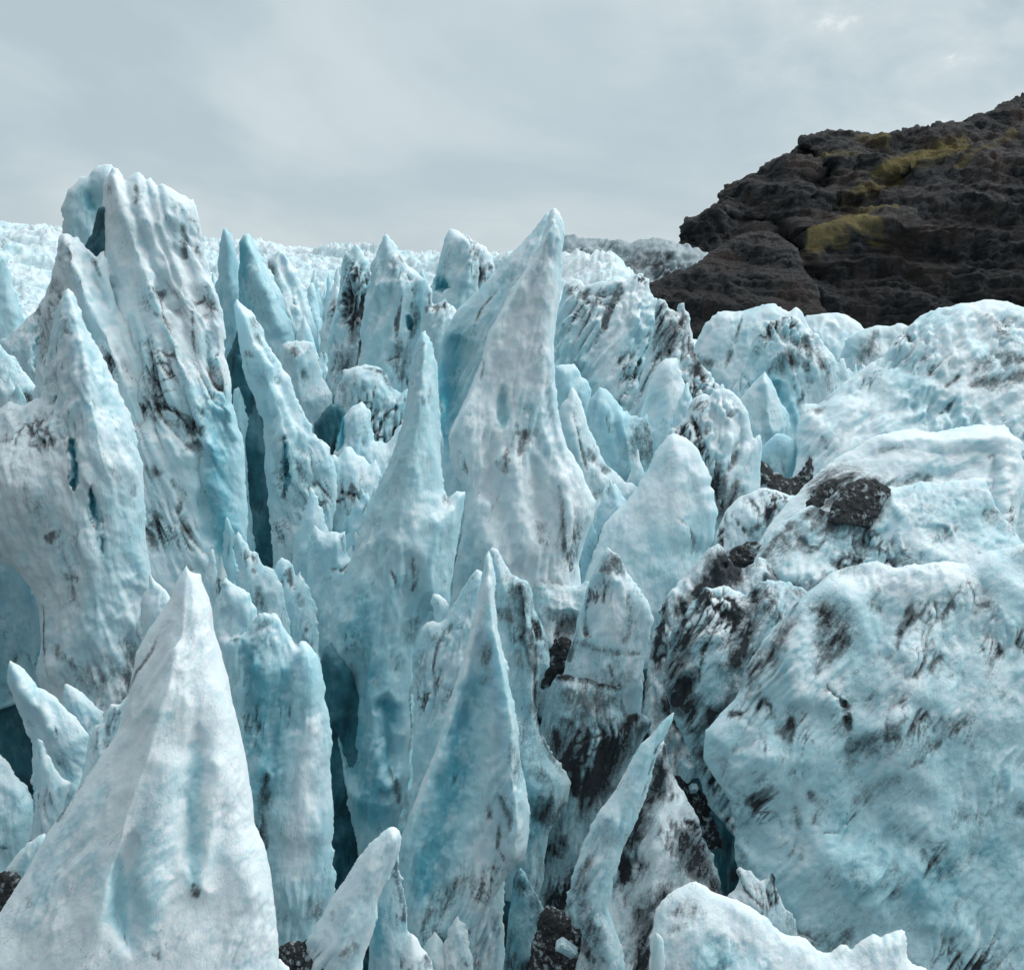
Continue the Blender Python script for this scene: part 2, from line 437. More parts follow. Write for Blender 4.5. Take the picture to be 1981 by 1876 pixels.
# ------------------------------------------------------------------ sky, sun, camera
SUN_AZ, SUN_EL = math.radians(74), math.radians(50)       # azimuth from +Y (view direction) towards +X (right)
def build_sky():
    w = bpy.data.worlds.new('World'); S.world = w; w.use_nodes = True
    t = NT(w.node_tree)
    sky = t.n('ShaderNodeTexSky', sky_type='NISHITA', sun_disc=False, sun_elevation=SUN_EL, sun_rotation=SUN_AZ)
    tc = t.n('ShaderNodeTexCoord').outputs['Generated']
    sx = t.n('ShaderNodeSeparateXYZ'); t.nt.links.new(tc, sx.inputs[0])
    z = t.math('ADD', t.math('MAXIMUM', sx.outputs[2], 0.), .45)
    px = t.math('DIVIDE', sx.outputs[0], z); py = t.math('DIVIDE', sx.outputs[1], z)
    cv = t.n('ShaderNodeCombineXYZ'); t.nt.links.new(px, cv.inputs[0]); t.nt.links.new(py, cv.inputs[1])
    cv = cv.outputs[0]
    n1 = t.noise(t.scale(cv, (.9, 1.0, 1)), 1.35, 5, .52, .5)
    n2 = t.noise(t.scale(cv, (1, 1.1, 1)), 6.5, 5, .6, .3)
    # brighter, more broken cloud towards the sun on the right
    dsun = t.n('ShaderNodeVectorMath', operation='DOT_PRODUCT'); t.nt.links.new(tc, dsun.inputs[0])
    dsun.inputs[1].default_value = (math.sin(math.radians(38)) * math.cos(math.radians(30)), math.cos(math.radians(38)) * math.cos(math.radians(30)), math.sin(math.radians(30)))
    near = t.rng(dsun.outputs['Value'], .80, .98)
    f = t.math('ADD', t.rng(n1, .40, .62), t.math('MULTIPLY', near, .8))
    f = t.math('ADD', f, t.math('MULTIPLY', t.math('SUBTRACT', n2, .5), t.math('ADD', .35, t.math('MULTIPLY', near, 3.4))))
    cl = t.mix(f, (3.3, 4.0, 4.38), (4.3, 4.93, 5.16))
    cl = t.mix(t.math('MULTIPLY', t.rng(f, 1.0, 1.5), 1.), cl, (7.3, 7.4, 7.2))
    hz = t.rng(sx.outputs[2], .0, .20, 1, 0)
    cl = t.mix(t.math('MULTIPLY', hz, .28), cl, (4.5, 5.0, 5.2))
    dm = t.rng(dsun.outputs['Value'], -.75, .45, .26, 1.)
    dm = t.math('MULTIPLY', dm, t.rng(sx.outputs[2], .30, 1., 1., 1.8, smooth=False))
    cm = t.n('ShaderNodeVectorMath', operation='SCALE'); t.nt.links.new(cl, cm.inputs[0]); t.nt.links.new(dm, cm.inputs['Scale'])
    c = t.mix(.96, sky.outputs[0], cm.outputs[0])
    bg = t.n('ShaderNodeBackground', i_Color=c, i_Strength=.1)
    t.nt.links.new(bg.outputs[0], t.n('ShaderNodeOutputWorld').inputs[0])
build_sky()

sd = bpy.data.lights.new('sun', 'SUN'); sd.energy = 1.5; sd.angle = math.radians(40); sd.color = (1, .997, .985)
so = bpy.data.objects.new('sun', sd); COL.objects.link(so)
SA2, SE2 = SUN_AZ, SUN_EL
sdir = np.array([math.sin(SA2) * math.cos(SE2), math.cos(SA2) * math.cos(SE2), math.sin(SE2)])
from mathutils import Vector
so.rotation_euler = Vector(-sdir).to_track_quat('-Z', 'Y').to_euler()

cam = bpy.data.cameras.new('camera'); co = bpy.data.objects.new('camera', cam); COL.objects.link(co)
cam.sensor_width = 36; cam.lens = 18 / math.tan(math.radians(32)); cam.clip_end = 5000; cam.clip_start = .1
co.rotation_euler = (math.radians(90) - PITCH, 0, 0)
S.camera = co
S.view_settings.view_transform = 'Standard'; S.view_settings.look = 'None'
S.view_settings.exposure = .52; S.view_settings.gamma = 1
S.render.engine = 'CYCLES'
S.cycles.max_bounces = 10; S.cycles.diffuse_bounces = 7; S.cycles.glossy_bounces = 2
S.cycles.use_denoising = True
S.cycles.use_adaptive_sampling = True; S.cycles.adaptive_threshold = .02

# ------------------------------------------------------------------ the glacier itself: crevasse floor near, icefall far
def glacier():
    na = 820
    az = np.radians(np.linspace(-50, 50, na)); rr = np.concatenate([np.exp(np.linspace(math.log(5.), math.log(70.), 130))[:-1], np.exp(np.linspace(math.log(70.), math.log(1100.), 760))]); nr = len(rr)
    A, R = np.meshgrid(az, rr)
    X, Y = R * np.sin(A), R * np.cos(A)
    left = np.interp(np.degrees(A), [-62, -32, -28, -18, -11, -3, 5, 20, 62], [1.1, 1.0, .97, .66, .56, .50, .52, .5, .5])
    zf = np.interp(R, [5, 14, 25, 40, 60, 90, 140, 220, 400, 900, 1500], [-26, -34, -38, -36, -26, -14, -9, -4, 14, 74, 96])
    right = sst(6, 13, np.degrees(A)); zf = np.where(zf > 0, zf * left * .70, zf); zf = zf * (1 - right) + np.minimum(zf, -12 - R * .02) * right
    wx = X + 9 * perlin(X / 40, Y / 40, 0 * X); wy = Y + 9 * perlin(X / 40, Y / 40, 0 * X + 7)
    far = sst(45, 130, R)
    r1 = ridged(wx / 34, wy / 8, 0 * X + 2, 4, .62); r2 = ridged(wx / 5.5, wy / 4, 0 * X + 5, 3, .6)
    r3 = ridged(wx / 2.1, wy / 2.1, 0 * X + 8, 2, .6)
    big = fbm(X / 130, Y / 70, 0 * X + 11, 3)
    z = zf + far * (1 - .7 * right) * (9 * big * sst(100, 300, R) + np.clip(1.8 + 2.6 * big, .5, 5) * r1 + .9 * r2 + .55 * r3) + (1 - far) * (1.2 * fbm(X / 6, Y / 6, 0 * X, 4) + .8 * r2)
    p = np.stack([X, Y, z], -1).reshape(-1, 3)
    i = np.arange(na * nr).reshape(nr, na)
    q = np.stack([i[:-1, :-1], i[:-1, 1:], i[1:, 1:], i[1:, :-1]], -1).reshape(-1, 4)
    un = np.clip(R * PXM, .02, .5).ravel()[:, None]
    dirt = (.22 + 1.0 * sst(.4, -.6, r1) * sst(-.1, .5, fbm(X / 120, Y / 60, 0 * X + 3, 3))) * far + (1 - far) * .5  # near floor's dirt share darkens the crevasses in place of shade
    blue = (.42 + .25 * fbm(X / 30, Y / 20, 0 * X + 5, 2)) * far + (1 - far) * 1.2
    cut = 100
    for nm, mt, lb, j0, j1 in (('crevasse_floor', 'shaded_ice', 'dark blue floor of the crevasses', 0, cut), ('glacier', 'ice', 'broken white icefall rising to the horizon', cut, nr - 1)):
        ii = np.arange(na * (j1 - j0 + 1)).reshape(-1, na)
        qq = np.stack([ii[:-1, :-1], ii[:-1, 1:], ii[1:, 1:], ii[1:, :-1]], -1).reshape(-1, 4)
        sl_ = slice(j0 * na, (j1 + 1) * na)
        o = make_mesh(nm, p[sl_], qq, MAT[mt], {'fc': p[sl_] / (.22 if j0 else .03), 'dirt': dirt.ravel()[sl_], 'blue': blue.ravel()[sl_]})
        o['kind'] = 'structure'; o['label'] = lb
glacier()

# ------------------------------------------------------------------ mountain
form('mountain', 'dark layered basalt mountain with yellow moss', '', 520,
     [(1235, 900), (1240, 640), (1262, 560), (1290, 510), (1314, 466), (1318, 440), (1330, 428), (1352, 421), (1370, 408), (1390, 398), (1391, 374),
      (1410, 358), (1432, 345), (1465, 330), (1492, 315), (1522, 298), (1544, 282), (1548, 268), (1572, 264), (1600, 258), (1625, 255), (1642, 258), (1662, 266),
      (1690, 266), (1738, 257), (1748, 249), (1790, 243), (1850, 231), (1905, 222), (1925, 214), (1935, 199), (1970, 189), (2010, 180), (2120, 150), (2320, 130), (2600, 250), (2700, 900)],
     k=.95, T=120, sl=.5, r=3, style='rock', mat=MAT['rock'], lump=12, fl=6.5, fine=3.2, gul=6, jg=4, g=3.0, kind='structure', back=.9, smooth=1,
     S_=[('m', 34, .95, [(1700, 345), (1745, 330), (1800, 312), (1860, 290)]), ('m', 26, .9, [(1640, 385), (1700, 365), (1740, 350)]),
         ('m', 32, .95, [(1590, 470), (1640, 448), (1680, 440), (1700, 462)]), ('m', 20, .8, [(1560, 500), (1600, 480), (1640, 470)]),
         ('m', 18, .8, [(1655, 275), (1690, 285), (1712, 290)]), ('m', 18, .7, [(1600, 300), (1650, 310), (1690, 330)]), ('m', 16, .7, [(1850, 340), (1900, 310), (1960, 270)]),
         ('m', 18, .75, [(1640, 410), (1680, 405), (1740, 405)]), ('m', 70, .4, [(1600, 420), (1700, 350), (1850, 330)]),
         ('g', 16, 40, [(1395, 420), (1470, 440), (1540, 470), (1535, 560)]), ('g', 24, 40, [(1560, 470), (1700, 380), (1790, 320)]), ('R', 40, 50, [(1590, 480), (1680, 440), (1760, 420)]),
         ('R', 60, 40, [(1830, 420), (1981, 330)]), ('g', 14, 30, [(1545, 285), (1600, 330), (1560, 400)])])
form('hill', 'black rock knoll at the foot of the mountain', '', 360,
     [(1010, 800), (1040, 640), (1085, 592), (1140, 576), (1200, 556), (1260, 544), (1300, 534), (1335, 518), (1372, 494), (1395, 478), (1425, 460), (1452, 448), (1478, 446), (1502, 452), (1522, 466), (1545, 490), (1566, 530), (1600, 620), (1650, 800)],
     k=.9, T=60, sl=.6, r=4, style='rock', mat=MAT['rock'], lump=12, fl=5, fine=2.4, gul=5, jg=3, g=3.0, kind='structure', smooth=1)
form('dirty_ice_ridge', 'grey dirt-stained ice ridge on the skyline left of the mountain', 'ice ridge', 400,
     [(1030, 640), (1050, 560), (1075, 500), (1092, 462), (1104, 456), (1122, 463), (1140, 459), (1160, 461), (1185, 462), (1205, 466), (1222, 470), (1240, 463), (1262, 461), (1288, 462), (1302, 468), (1320, 476), (1345, 480), (1368, 489), (1378, 496), (1392, 540), (1400, 640)],
     k=.8, T=50, sl=.7, r=5, flow=40, lump=12, fl=6, med=5, fine=1.8, dirt=1.0, blue=.5, mat=MAT['old_ice'], g=2.6, smooth=1, fw=22,
     S_=[('d', 22, 1.3, [(1100, 535), (1160, 530), (1220, 515), (1290, 520)]), ('d', 10, 1.0, [(1180, 500), (1230, 490), (1300, 500)])])

F = form
SER = 'ice seracs of the glacier'
# ---- far left
F('ice_column', 'smooth pale blue ice column cut by the left edge of the photo', 'ice serac', 44, [(-90, 800), (-80, 500), (-20, 478), (0, 484), (12, 492), (22, 531), (36, 585), (47, 621), (60, 660), (75, 800)], k=.15, T=50, blue=.55, dirt=.12, lump=4, fl=2, group=SER)
F('ice_ridge', 'low grey-stained ice ridge between left edge column and the tall massif', 'ice serac', 40, [(-30, 860), (0, 660), (36, 634), (52, 615), (70, 606), (84, 574), (100, 560), (125, 600), (150, 860)], k=.25, T=40, dirt=.7, blue=.4, flow=-20, soot=0.25, group=SER,
  S_=[('d', 16, 1.1, [(70, 600), (90, 620), (105, 660)]), ('h', 22, 22, [(95, 640), (80, 680), (75, 720)])])
F('ice_shard', 'sloping blue-white shard below the left edge column', 'ice serac', 36, [(-60, 900), (-30, 640), (0, 668), (25, 690), (50, 720), (70, 750), (82, 775), (100, 900)], k=.35, T=30, blue=.5, dirt=.2, group=SER, S_=[('d', 14, 1.6, [(40, 772), (60, 772), (78, 778)])])  # dark stroke paints the shade of a small hole

# ---- tall left massif
F('ice_tower', 'rounded blue-tinged ice crown at the top left of the tall massif', 'ice serac', 32.5, [(90, 800), (112, 520), (120, 462), (122, 440), (121, 402), (130, 368), (148, 352), (158, 345), (172, 340), (176, 330), (186, 323), (198, 320), (212, 322), (226, 340), (240, 800)], k=.12, T=34, r=14, dirt=.12, lump=6, fl=2, med=3, blue=.4, fw=28, group=SER,
  S_=[('g', 14, 10, [(176, 366), (182, 392), (178, 410)]), ('b', 14, .8, [(178, 380), (180, 400)]), ('g', 20, 12, [(178, 350), (190, 420), (205, 500)]), ('R', 18, 6, [(150, 360), (140, 440), (150, 520)])])
MASSIF = F('ice_massif', 'tallest white ice massif with slanting flutes left of centre', 'ice serac', 29.5,
  [(60, 1520), (120, 900), (180, 560), (198, 470), (196, 420), (200, 360), (206, 336), (216, 326), (228, 328), (240, 346), (246, 352), (247, 343), (256, 337), (268, 336), (276, 341), (282, 350), (290, 346), (300, 354), (308, 366), (306, 358), (315, 356), (330, 366), (352, 378), (370, 388), (374, 385), (379, 400), (386, 430), (396, 480), (408, 530), (424, 580), (432, 600), (436, 640), (438, 690), (447, 740), (452, 780), (458, 820), (470, 850), (476, 950), (480, 1060), (484, 1180), (470, 1500)],
  k=.24, T=105, sl=1.0, r=10, flow=-22, fl=5.5, lump=9, med=2.6, dirt=0.32, blue=.16,  soot=0.05, group=SER, fw=36,
  S_=[('g', 14, 13, [(243, 345), (262, 420), (300, 520), (345, 610), (392, 720)]), ('g', 11, 10, [(303, 362), (330, 450), (355, 510), (395, 600), (425, 690)]),
      ('g', 10, 10, [(282, 350), (300, 430), (322, 500), (350, 560)]), ('r', 22, 10, [(216, 330), (235, 420), (275, 520), (330, 650), (380, 790), (420, 900)]),
      ('d', 7, 1.2, [(350, 440), (357, 465), (355, 495)]), ('d', 7, 1.3, [(262, 358), (266, 375), (262, 392)]), ('c', 3, 4, [(292, 560), (310, 566), (322, 600), (330, 650)]),
      ('c', 3, 4, [(370, 590), (372, 640), (378, 680)]), ('d', 9, 1.0, [(298, 560), (305, 572), (318, 560)]), ('d', 9, .9, [(285, 735), (300, 745), (310, 755)]), ('c', 2.5, 3, [(200, 1010), (260, 1000), (300, 1040)]),
      ('d', 12, 1.2, [(285, 905), (300, 915), (312, 912)]), ('d', 6, 1.2, [(262, 880), (268, 920), (262, 960)]), ('d', 8, 1.1, [(330, 930), (350, 960), (345, 990)]), ('d', 7, 1, [(352, 1000), (362, 1030)]),
      ('b', 42, 1.0, [(425, 790), (425, 870), (430, 960), (440, 1060)]), ('R', 18, 14, [(398, 790), (412, 780), (425, 790)]),
      ('g', 12, 16, [(400, 640), (410, 700), (424, 760)]), ('b', 14, .8, [(405, 650), (415, 700)]), ('R', 12, 12, [(418, 690), (436, 760), (452, 840)]),
      ('g', 16, 14, [(380, 850), (395, 950), (410, 1060)]), ('R', 16, 9, [(405, 860), (430, 960), (452, 1060)]), ('b', 26, .6, [(400, 960), (440, 1080)]),
      ('d', 14, .7, [(270, 790), (330, 820), (390, 830)]), ('c', 3, 3, [(285, 790), (320, 788), (345, 798), (372, 808)])])
F('ice_fin', 'broad white fin below the crown, left of the teal crack', 'ice serac', 28.3, [(60, 1150), (64, 760), (74, 640), (82, 590), (100, 540), (108, 500), (113, 466), (120, 450), (130, 452), (140, 462), (150, 458), (165, 476), (180, 492), (186, 500), (200, 486), (206, 510), (214, 545), (222, 575), (232, 602), (246, 590), (258, 594), (268, 620), (290, 690), (320, 800), (340, 1150)], k=.2, T=70, flow=-20, fl=5, lump=7, dirt=.32, blue=.2, group=SER,
  S_=[('r', 26, 16, [(122, 456), (150, 540), (195, 640), (240, 760)]), ('d', 16, 1.0, [(105, 540), (112, 570), (100, 600)]), ('g', 12, 12, [(165, 480), (185, 540), (215, 600)]), ('d', 7, 1.1, [(180, 500), (190, 520), (196, 530)]), ('d', 22, .8, [(100, 600), (92, 640), (88, 670)])])
F('blue_ice_wall', 'deep teal ice wall seen inside the crack of the tall massif', 'ice wall', 29.2, [(150, 900), (165, 480), (190, 400), (206, 400), (240, 520), (275, 640), (290, 900)], k=.1, T=16, blue=0.84, dirt=.0, wh=.5, mat=MAT['shaded_ice'], parent=MASSIF, lump=12, fl=6, fw=44, med=4, facet=12, bn=.9, soot=.12)
DIMPLED = F('ice_spire', 'dimpled white spire standing at the left in front of the massif', 'ice serac', 26.2,
  [(100, 1760), (78, 1330), (70, 1300), (79, 1240), (74, 1180), (62, 1140), (40, 1108), (10, 1092), (-30, 1085), (-120, 1080), (-130, 830), (-60, 790), (0, 792), (18, 778), (40, 786), (76, 770), (84, 745), (90, 690), (96, 650), (106, 610), (118, 582), (124, 562), (133, 556), (143, 566), (152, 592), (166, 622), (182, 660), (198, 694), (222, 740), (246, 790), (262, 830), (276, 900), (280, 1000), (290, 1100), (300, 1200), (290, 1290), (330, 1760)],
  k=.26, T=80, sl=.85, r=6, flow=-8, fl=3.2, lump=9, med=3.6, fine=1., dirt=.28, blue=.24, scallop=3.6, group=SER, fw=30,
  S_=[('A', 9, 46, [(132, 560), (150, 640), (170, 760), (200, 900)]), ('h', 11, 24, [(138, 852), (144, 905), (141, 944)]), ('h', 9, 22, [(172, 938), (182, 980), (190, 1022)]), ('h', 8, 16, [(198, 1036), (199, 1050), (198, 1064)]),
      ('d', 11, 1.2, [(88, 1040), (98, 1042), (104, 1030)]), ('d', 10, 1.0, [(128, 1112), (140, 1120), (150, 1120)]), ('d', 9, .9, [(136, 1130), (138, 1160)]), ('d', 12, .8, [(0, 850), (14, 850)]), ('d', 10, .9, [(80, 860), (84, 850)]),
      ('d', 10, .8, [(86, 740), (110, 730), (130, 700)]), ('c', 3, 3, [(85, 1140), (90, 1200), (86, 1250), (98, 1310)]), ('d', 26, 1.0, [(240, 1240), (255, 1300), (240, 1360)]), ('d', 16, .8, [(110, 1250), (150, 1290), (190, 1330), (215, 1300)]),
      ('g', 26, 14, [(272, 1130), (262, 1200), (258, 1300)]), ('d', 10, .7, [(170, 1330), (205, 1370)]), ('d', 7, .9, [(124, 640), (136, 650)]), ('R', 40, 8, [(20, 900), (60, 1000), (90, 1100)])])
F('cave_wall', 'shaded scalloped ice wall inside the hollow at the left edge', 'ice wall', 29, [(-140, 1420), (-140, 1040), (0, 1050), (60, 1080), (110, 1200), (124, 1330)], k=-.05, T=16, blue=.75, dirt=.3, med=4.5, fw=40, lump=6, parent=DIMPLED)

F('crevasse_wall', 'x', '', 29.6, [(-160, 2000), (-150, 1250), (0, 1230), (90, 1260), (150, 1400), (190, 2000)], k=.0, T=10, blue=.5, dirt=.1, mat=MAT['shaded_ice'], parent=DIMPLED, lump=12, fl=6, fw=44, med=4, facet=12, bn=.9, soot=.12)
# ---- behind and right of the massif
F('ice_spire', 'thin pale blue spire just right of the tall massif, taller of two', 'ice serac', 47, [(400, 900), (408, 640), (416, 560), (424, 480), (430, 444), (436, 440), (443, 452), (449, 448), (456, 480), (464, 530), (474, 580), (484, 640), (500, 900)], k=.12, T=40, blue=.7, dirt=.05, lump=5, fl=2, med=1.5, group=SER)
F('ice_spire', 'blunt pale blue spire second from the tall massif', 'ice serac', 45.5, [(440, 960), (456, 640), (462, 560), (462, 470), (470, 454), (482, 450), (488, 462), (500, 490), (520, 526), (545, 570), (565, 640), (600, 760), (620, 960)], k=.2, T=60, blue=.55, dirt=.1, lump=6, fl=3, flow=-18, group=SER, S_=[('r', 24, 10, [(480, 452), (505, 540), (545, 650)]), ('b', 24, .6, [(462, 480), (468, 560), (480, 640)])])
F('ice_serac', 'fluted grey-white serac behind the two pale blue spires', 'ice serac', 57, [(480, 900), (510, 560), (520, 504), (530, 492), (540, 482), (552, 490), (560, 506), (574, 524), (588, 560), (600, 596), (612, 640), (622, 720), (640, 900)], k=.25, T=50, blue=.35, dirt=.5, fl=5, fw=22, flow=-12, group=SER, S_=[('g', 8, 10, [(542, 486), (548, 520), (570, 600)]), ('d', 7, .9, [(522, 510), (530, 530)])])
F('ice_serac', 'white stepped serac at the head of the central gully', 'ice serac', 70, [(560, 860), (590, 620), (600, 580), (615, 590), (628, 560), (640, 600), (650, 580), (668, 640), (690, 860)], k=.3, T=40, blue=.45, dirt=.3, fl=5, fw=18, group=SER)
F('ice_serac', 'low blocky stained serac in the central gully', 'ice serac', 41, [(530, 1020), (534, 720), (545, 668), (556, 662), (585, 660), (606, 664), (614, 690), (622, 730), (640, 760), (660, 1020)], k=.25, T=40, blue=.4, dirt=.55, fl=3, group=SER, S_=[('d', 9, 1.0, [(568, 672), (572, 690)]), ('d', 8, .8, [(585, 720), (590, 740)])])
F('ice_arete', 'long white blade ridge descending right from the massif crevasse', 'ice serac', 31,
  [(500, 1320), (528, 1090), (522, 1000), (516, 930), (514, 880), (508, 820), (494, 775), (478, 738), (466, 690), (460, 650), (455, 612), (452, 590), (457, 576), (466, 588), (474, 592), (486, 600), (494, 612), (508, 640), (520, 670), (534, 690), (545, 712), (560, 730), (572, 764), (584, 796), (598, 812), (606, 836), (622, 850), (640, 872), (650, 900), (650, 960), (640, 1040), (650, 1320)],
  k=.22, T=46, r=6, flow=-14, fl=4.5, lump=6, dirt=.5, blue=.38, group=SER, fw=26,
  S_=[('r', 22, 14, [(458, 580), (485, 650), (510, 720), (540, 800), (560, 900)]), ('d', 9, 1.3, [(490, 612), (496, 635), (499, 650)]), ('h', 7, 14, [(546, 840), (556, 910), (552, 960)]), ('d', 8, 1.1, [(606, 840), (620, 826), (632, 850)]), ('g', 10, 12, [(535, 780), (530, 860), (548, 950)]),
      ('d', 10, .7, [(580, 900), (590, 940)]), ('d', 8, 1, [(476, 680), (490, 690)]), ('b', 18, .6, [(500, 720), (520, 800)])])
F('ice_fin', 'narrow knobbly ice fin inside the dark crevasse', 'ice serac', 30, [(446, 1320), (450, 1060), (452, 900), (450, 800), (452, 752), (462, 748), (468, 762), (474, 782), (478, 800), (474, 860), (480, 930), (486, 1000), (496, 1100), (510, 1320)], k=.12, T=22, blue=.5, dirt=.6, fl=3, med=3.5, group=SER)
F('crevasse_wall', 'dark teal back wall of the crevasse right of the massif', 'ice wall', 34, [(440, 1320), (440, 700), (460, 620), (540, 720), (600, 820), (640, 1320)], k=.05, T=16, blue=0.68, dirt=.5, mat=MAT['shaded_ice'], group=None, lump=12, fl=6, fw=44, med=4, facet=12, bn=.9, soot=.12)
F('ice_wedge', 'triangular blue-white wedge at the foot of the dark crevasse', 'ice serac', 25, [(440, 1420), (452, 1100), (454, 1040), (460, 1022), (470, 1040), (486, 1066), (498, 1072), (512, 1090), (526, 1102), (545, 1130), (560, 1200), (580, 1420)], k=.3, T=34, blue=.45, dirt=.3, group=SER, S_=[('d', 6, 1.1, [(488, 1100), (494, 1106)]), ('d', 12, .8, [(500, 1140), (512, 1180)])])
F('ice_icicle', 'slim hanging ice tongue beside the dark crevasse mouth', 'ice serac', 24.2, [(424, 1300), (426, 1110), (428, 1060), (440, 1000), (450, 1020), (454, 1080), (456, 1160), (460, 1300)], k=.1, T=12, blue=.55, dirt=.2, group=SER)

# ---- gully pieces in front of the blade
F('ice_block', 'notched pale block left of the slender central spire', 'ice serac', 27.5, [(590, 1400), (592, 1120), (594, 1060), (600, 1030), (608, 1015), (618, 1024), (628, 1030), (640, 1026), (655, 1030), (668, 1028), (672, 1070), (690, 1100), (700, 1400)], k=.3, T=34, blue=.4, dirt=.35, group=SER, S_=[('c', 3, 4, [(640, 1100), (660, 1105), (680, 1090)])])
F('ice_block', 'dirt-cracked white block above the notched pale block', 'ice serac', 31, [(606, 1350), (622, 1060), (626, 960), (634, 920), (642, 880), (656, 886), (666, 866), (676, 864), (690, 880), (704, 884), (716, 900), (726, 890), (740, 920), (752, 1000), (760, 1350)], k=.3, T=44, blue=.35, dirt=.5, group=SER, S_=[('c', 4, 6, [(655, 950), (690, 958), (700, 990), (690, 1040)]), ('d', 12, 1.2, [(680, 960), (704, 975), (700, 1010)]), ('c', 3, 5, [(636, 960), (650, 970), (672, 962)])])
F('ice_block', 'small peaked block between wedge and notched block', 'ice serac', 25.5, [(520, 1420), (524, 1160), (530, 1110), (538, 1086), (545, 1076), (556, 1082), (566, 1100), (572, 1120), (580, 1104), (590, 1120), (610, 1180), (630, 1420)], k=.35, T=30, blue=.4, dirt=.4, group=SER, S_=[('d', 5, 1.1, [(560, 1098), (562, 1130)]), ('d', 9, 1, [(578, 1150), (582, 1170)])])
F('dark_crevasse_wall', 'stained wall coloured dark for shade behind blocks in the central gully', 'ice wall', 36, [(600, 1120), (610, 820), (640, 780), (680, 800), (740, 860), (780, 1120)], k=.1, T=20, blue=0.56, dirt=.5, mat=MAT['shaded_ice'], group=None, lump=12, fl=6, fw=44, med=4, facet=12, bn=.9, soot=.12)
F('ice_arete', 'small sunlit blade at the mouth of the gully beneath the dirty twin peaks', 'ice serac', 34, [(620, 1100), (640, 900), (650, 850), (662, 812), (680, 790), (700, 778), (716, 800), (724, 850), (750, 860), (780, 810), (800, 1100)], k=.3, T=36, blue=.4, dirt=.6, group=SER, S_=[('h', 14, 20, [(660, 800), (655, 840), (650, 870)])])

# ---- peaks of the middle distance
F('ice_peak', 'dirty grey-streaked peak with a thin spike on top', 'ice serac', 46, [(600, 1000), (622, 800), (632, 700), (644, 620), (654, 560), (664, 512), (669, 488), (678, 492), (684, 476), (688, 466), (694, 478), (700, 492), (710, 506), (718, 540), (726, 700), (740, 1000)], k=.3, T=50, flow=8, fl=6.5, fw=20, dirt=.85, blue=.35, soot=0.15, group=SER, S_=[('c', 5, 10, [(714, 508), (710, 570), (700, 640), (690, 720)]), ('d', 16, .8, [(690, 600), (680, 680), (670, 760)])])
F('ice_peak', 'sharp stained peak beside the spiked one, flat pale face', 'ice serac', 44, [(640, 1020), (660, 860), (690, 740), (700, 640), (712, 540), (716, 508), (724, 500), (732, 478), (740, 458), (747, 448), (756, 462), (766, 480), (774, 490), (780, 505), (790, 515), (804, 524), (820, 542), (822, 580), (812, 640), (800, 700), (796, 780), (790, 1020)], k=.3, T=60, flow=8, fl=5, fw=24, dirt=.6, blue=.38, group=SER,
  S_=[('r', 20, 12, [(772, 488), (776, 580), (768, 680)]), ('d', 7, 1.1, [(771, 496), (772, 512)]), ('d', 10, 1.2, [(800, 590), (804, 620), (796, 650)]), ('h', 9, 12, [(790, 610), (794, 640)]), ('d', 18, .9, [(770, 660), (778, 700), (770, 730)]), ('c', 4, 7, [(778, 570), (766, 620), (768, 680)]), ('c', 3, 4, [(745, 700), (770, 690), (784, 700)])])
F('ice_block', 'cracked stained block under the two dirty peaks', 'ice serac', 39.5, [(620, 1100), (628, 840), (648, 760), (665, 720), (690, 706), (715, 708), (735, 712), (748, 730), (760, 752), (776, 760), (790, 745), (800, 900), (800, 1100)], k=.3, T=46, fl=4, dirt=.6, blue=.45, group=SER, S_=[('c', 3, 5, [(700, 712), (740, 720), (760, 756)]), ('c', 4, 7, [(790, 770), (750, 800), (720, 850)]), ('h', 14, 16, [(652, 790), (648, 830)])])
F('ice_peak', 'chunky peak with a slanting cracked top between twin dirty peaks and central fang', 'ice serac', 43, [(790, 1000), (806, 720), (822, 580), (838, 546), (850, 500), (860, 466), (870, 443), (884, 446), (897, 450), (910, 464), (922, 470), (938, 480), (948, 492), (955, 510), (955, 540), (950, 600), (960, 1000)], k=.28, T=60, flow=12, fl=4, fw=26, dirt=.4, blue=.4, group=SER,
  S_=[('c', 3, 6, [(898, 452), (915, 478), (920, 500)]), ('d', 9, .9, [(914, 468), (920, 490), (930, 510)]), ('r', 20, 12, [(900, 452), (912, 500), (905, 560)]), ('h', 20, 16, [(842, 560), (856, 552), (866, 556)]), ('d', 12, .7, [(925, 520), (938, 540)])])
F('ice_block', 'pale jagged block in front of the chunky peak', 'ice serac', 37, [(780, 1050), (800, 720), (814, 640), (820, 580), (828, 548), (836, 560), (836, 590), (850, 584), (862, 574), (876, 588), (890, 610), (900, 700), (920, 1050)], k=.3, T=46, flow=12, fl=4, fw=22, dirt=.45, blue=.5, group=SER)

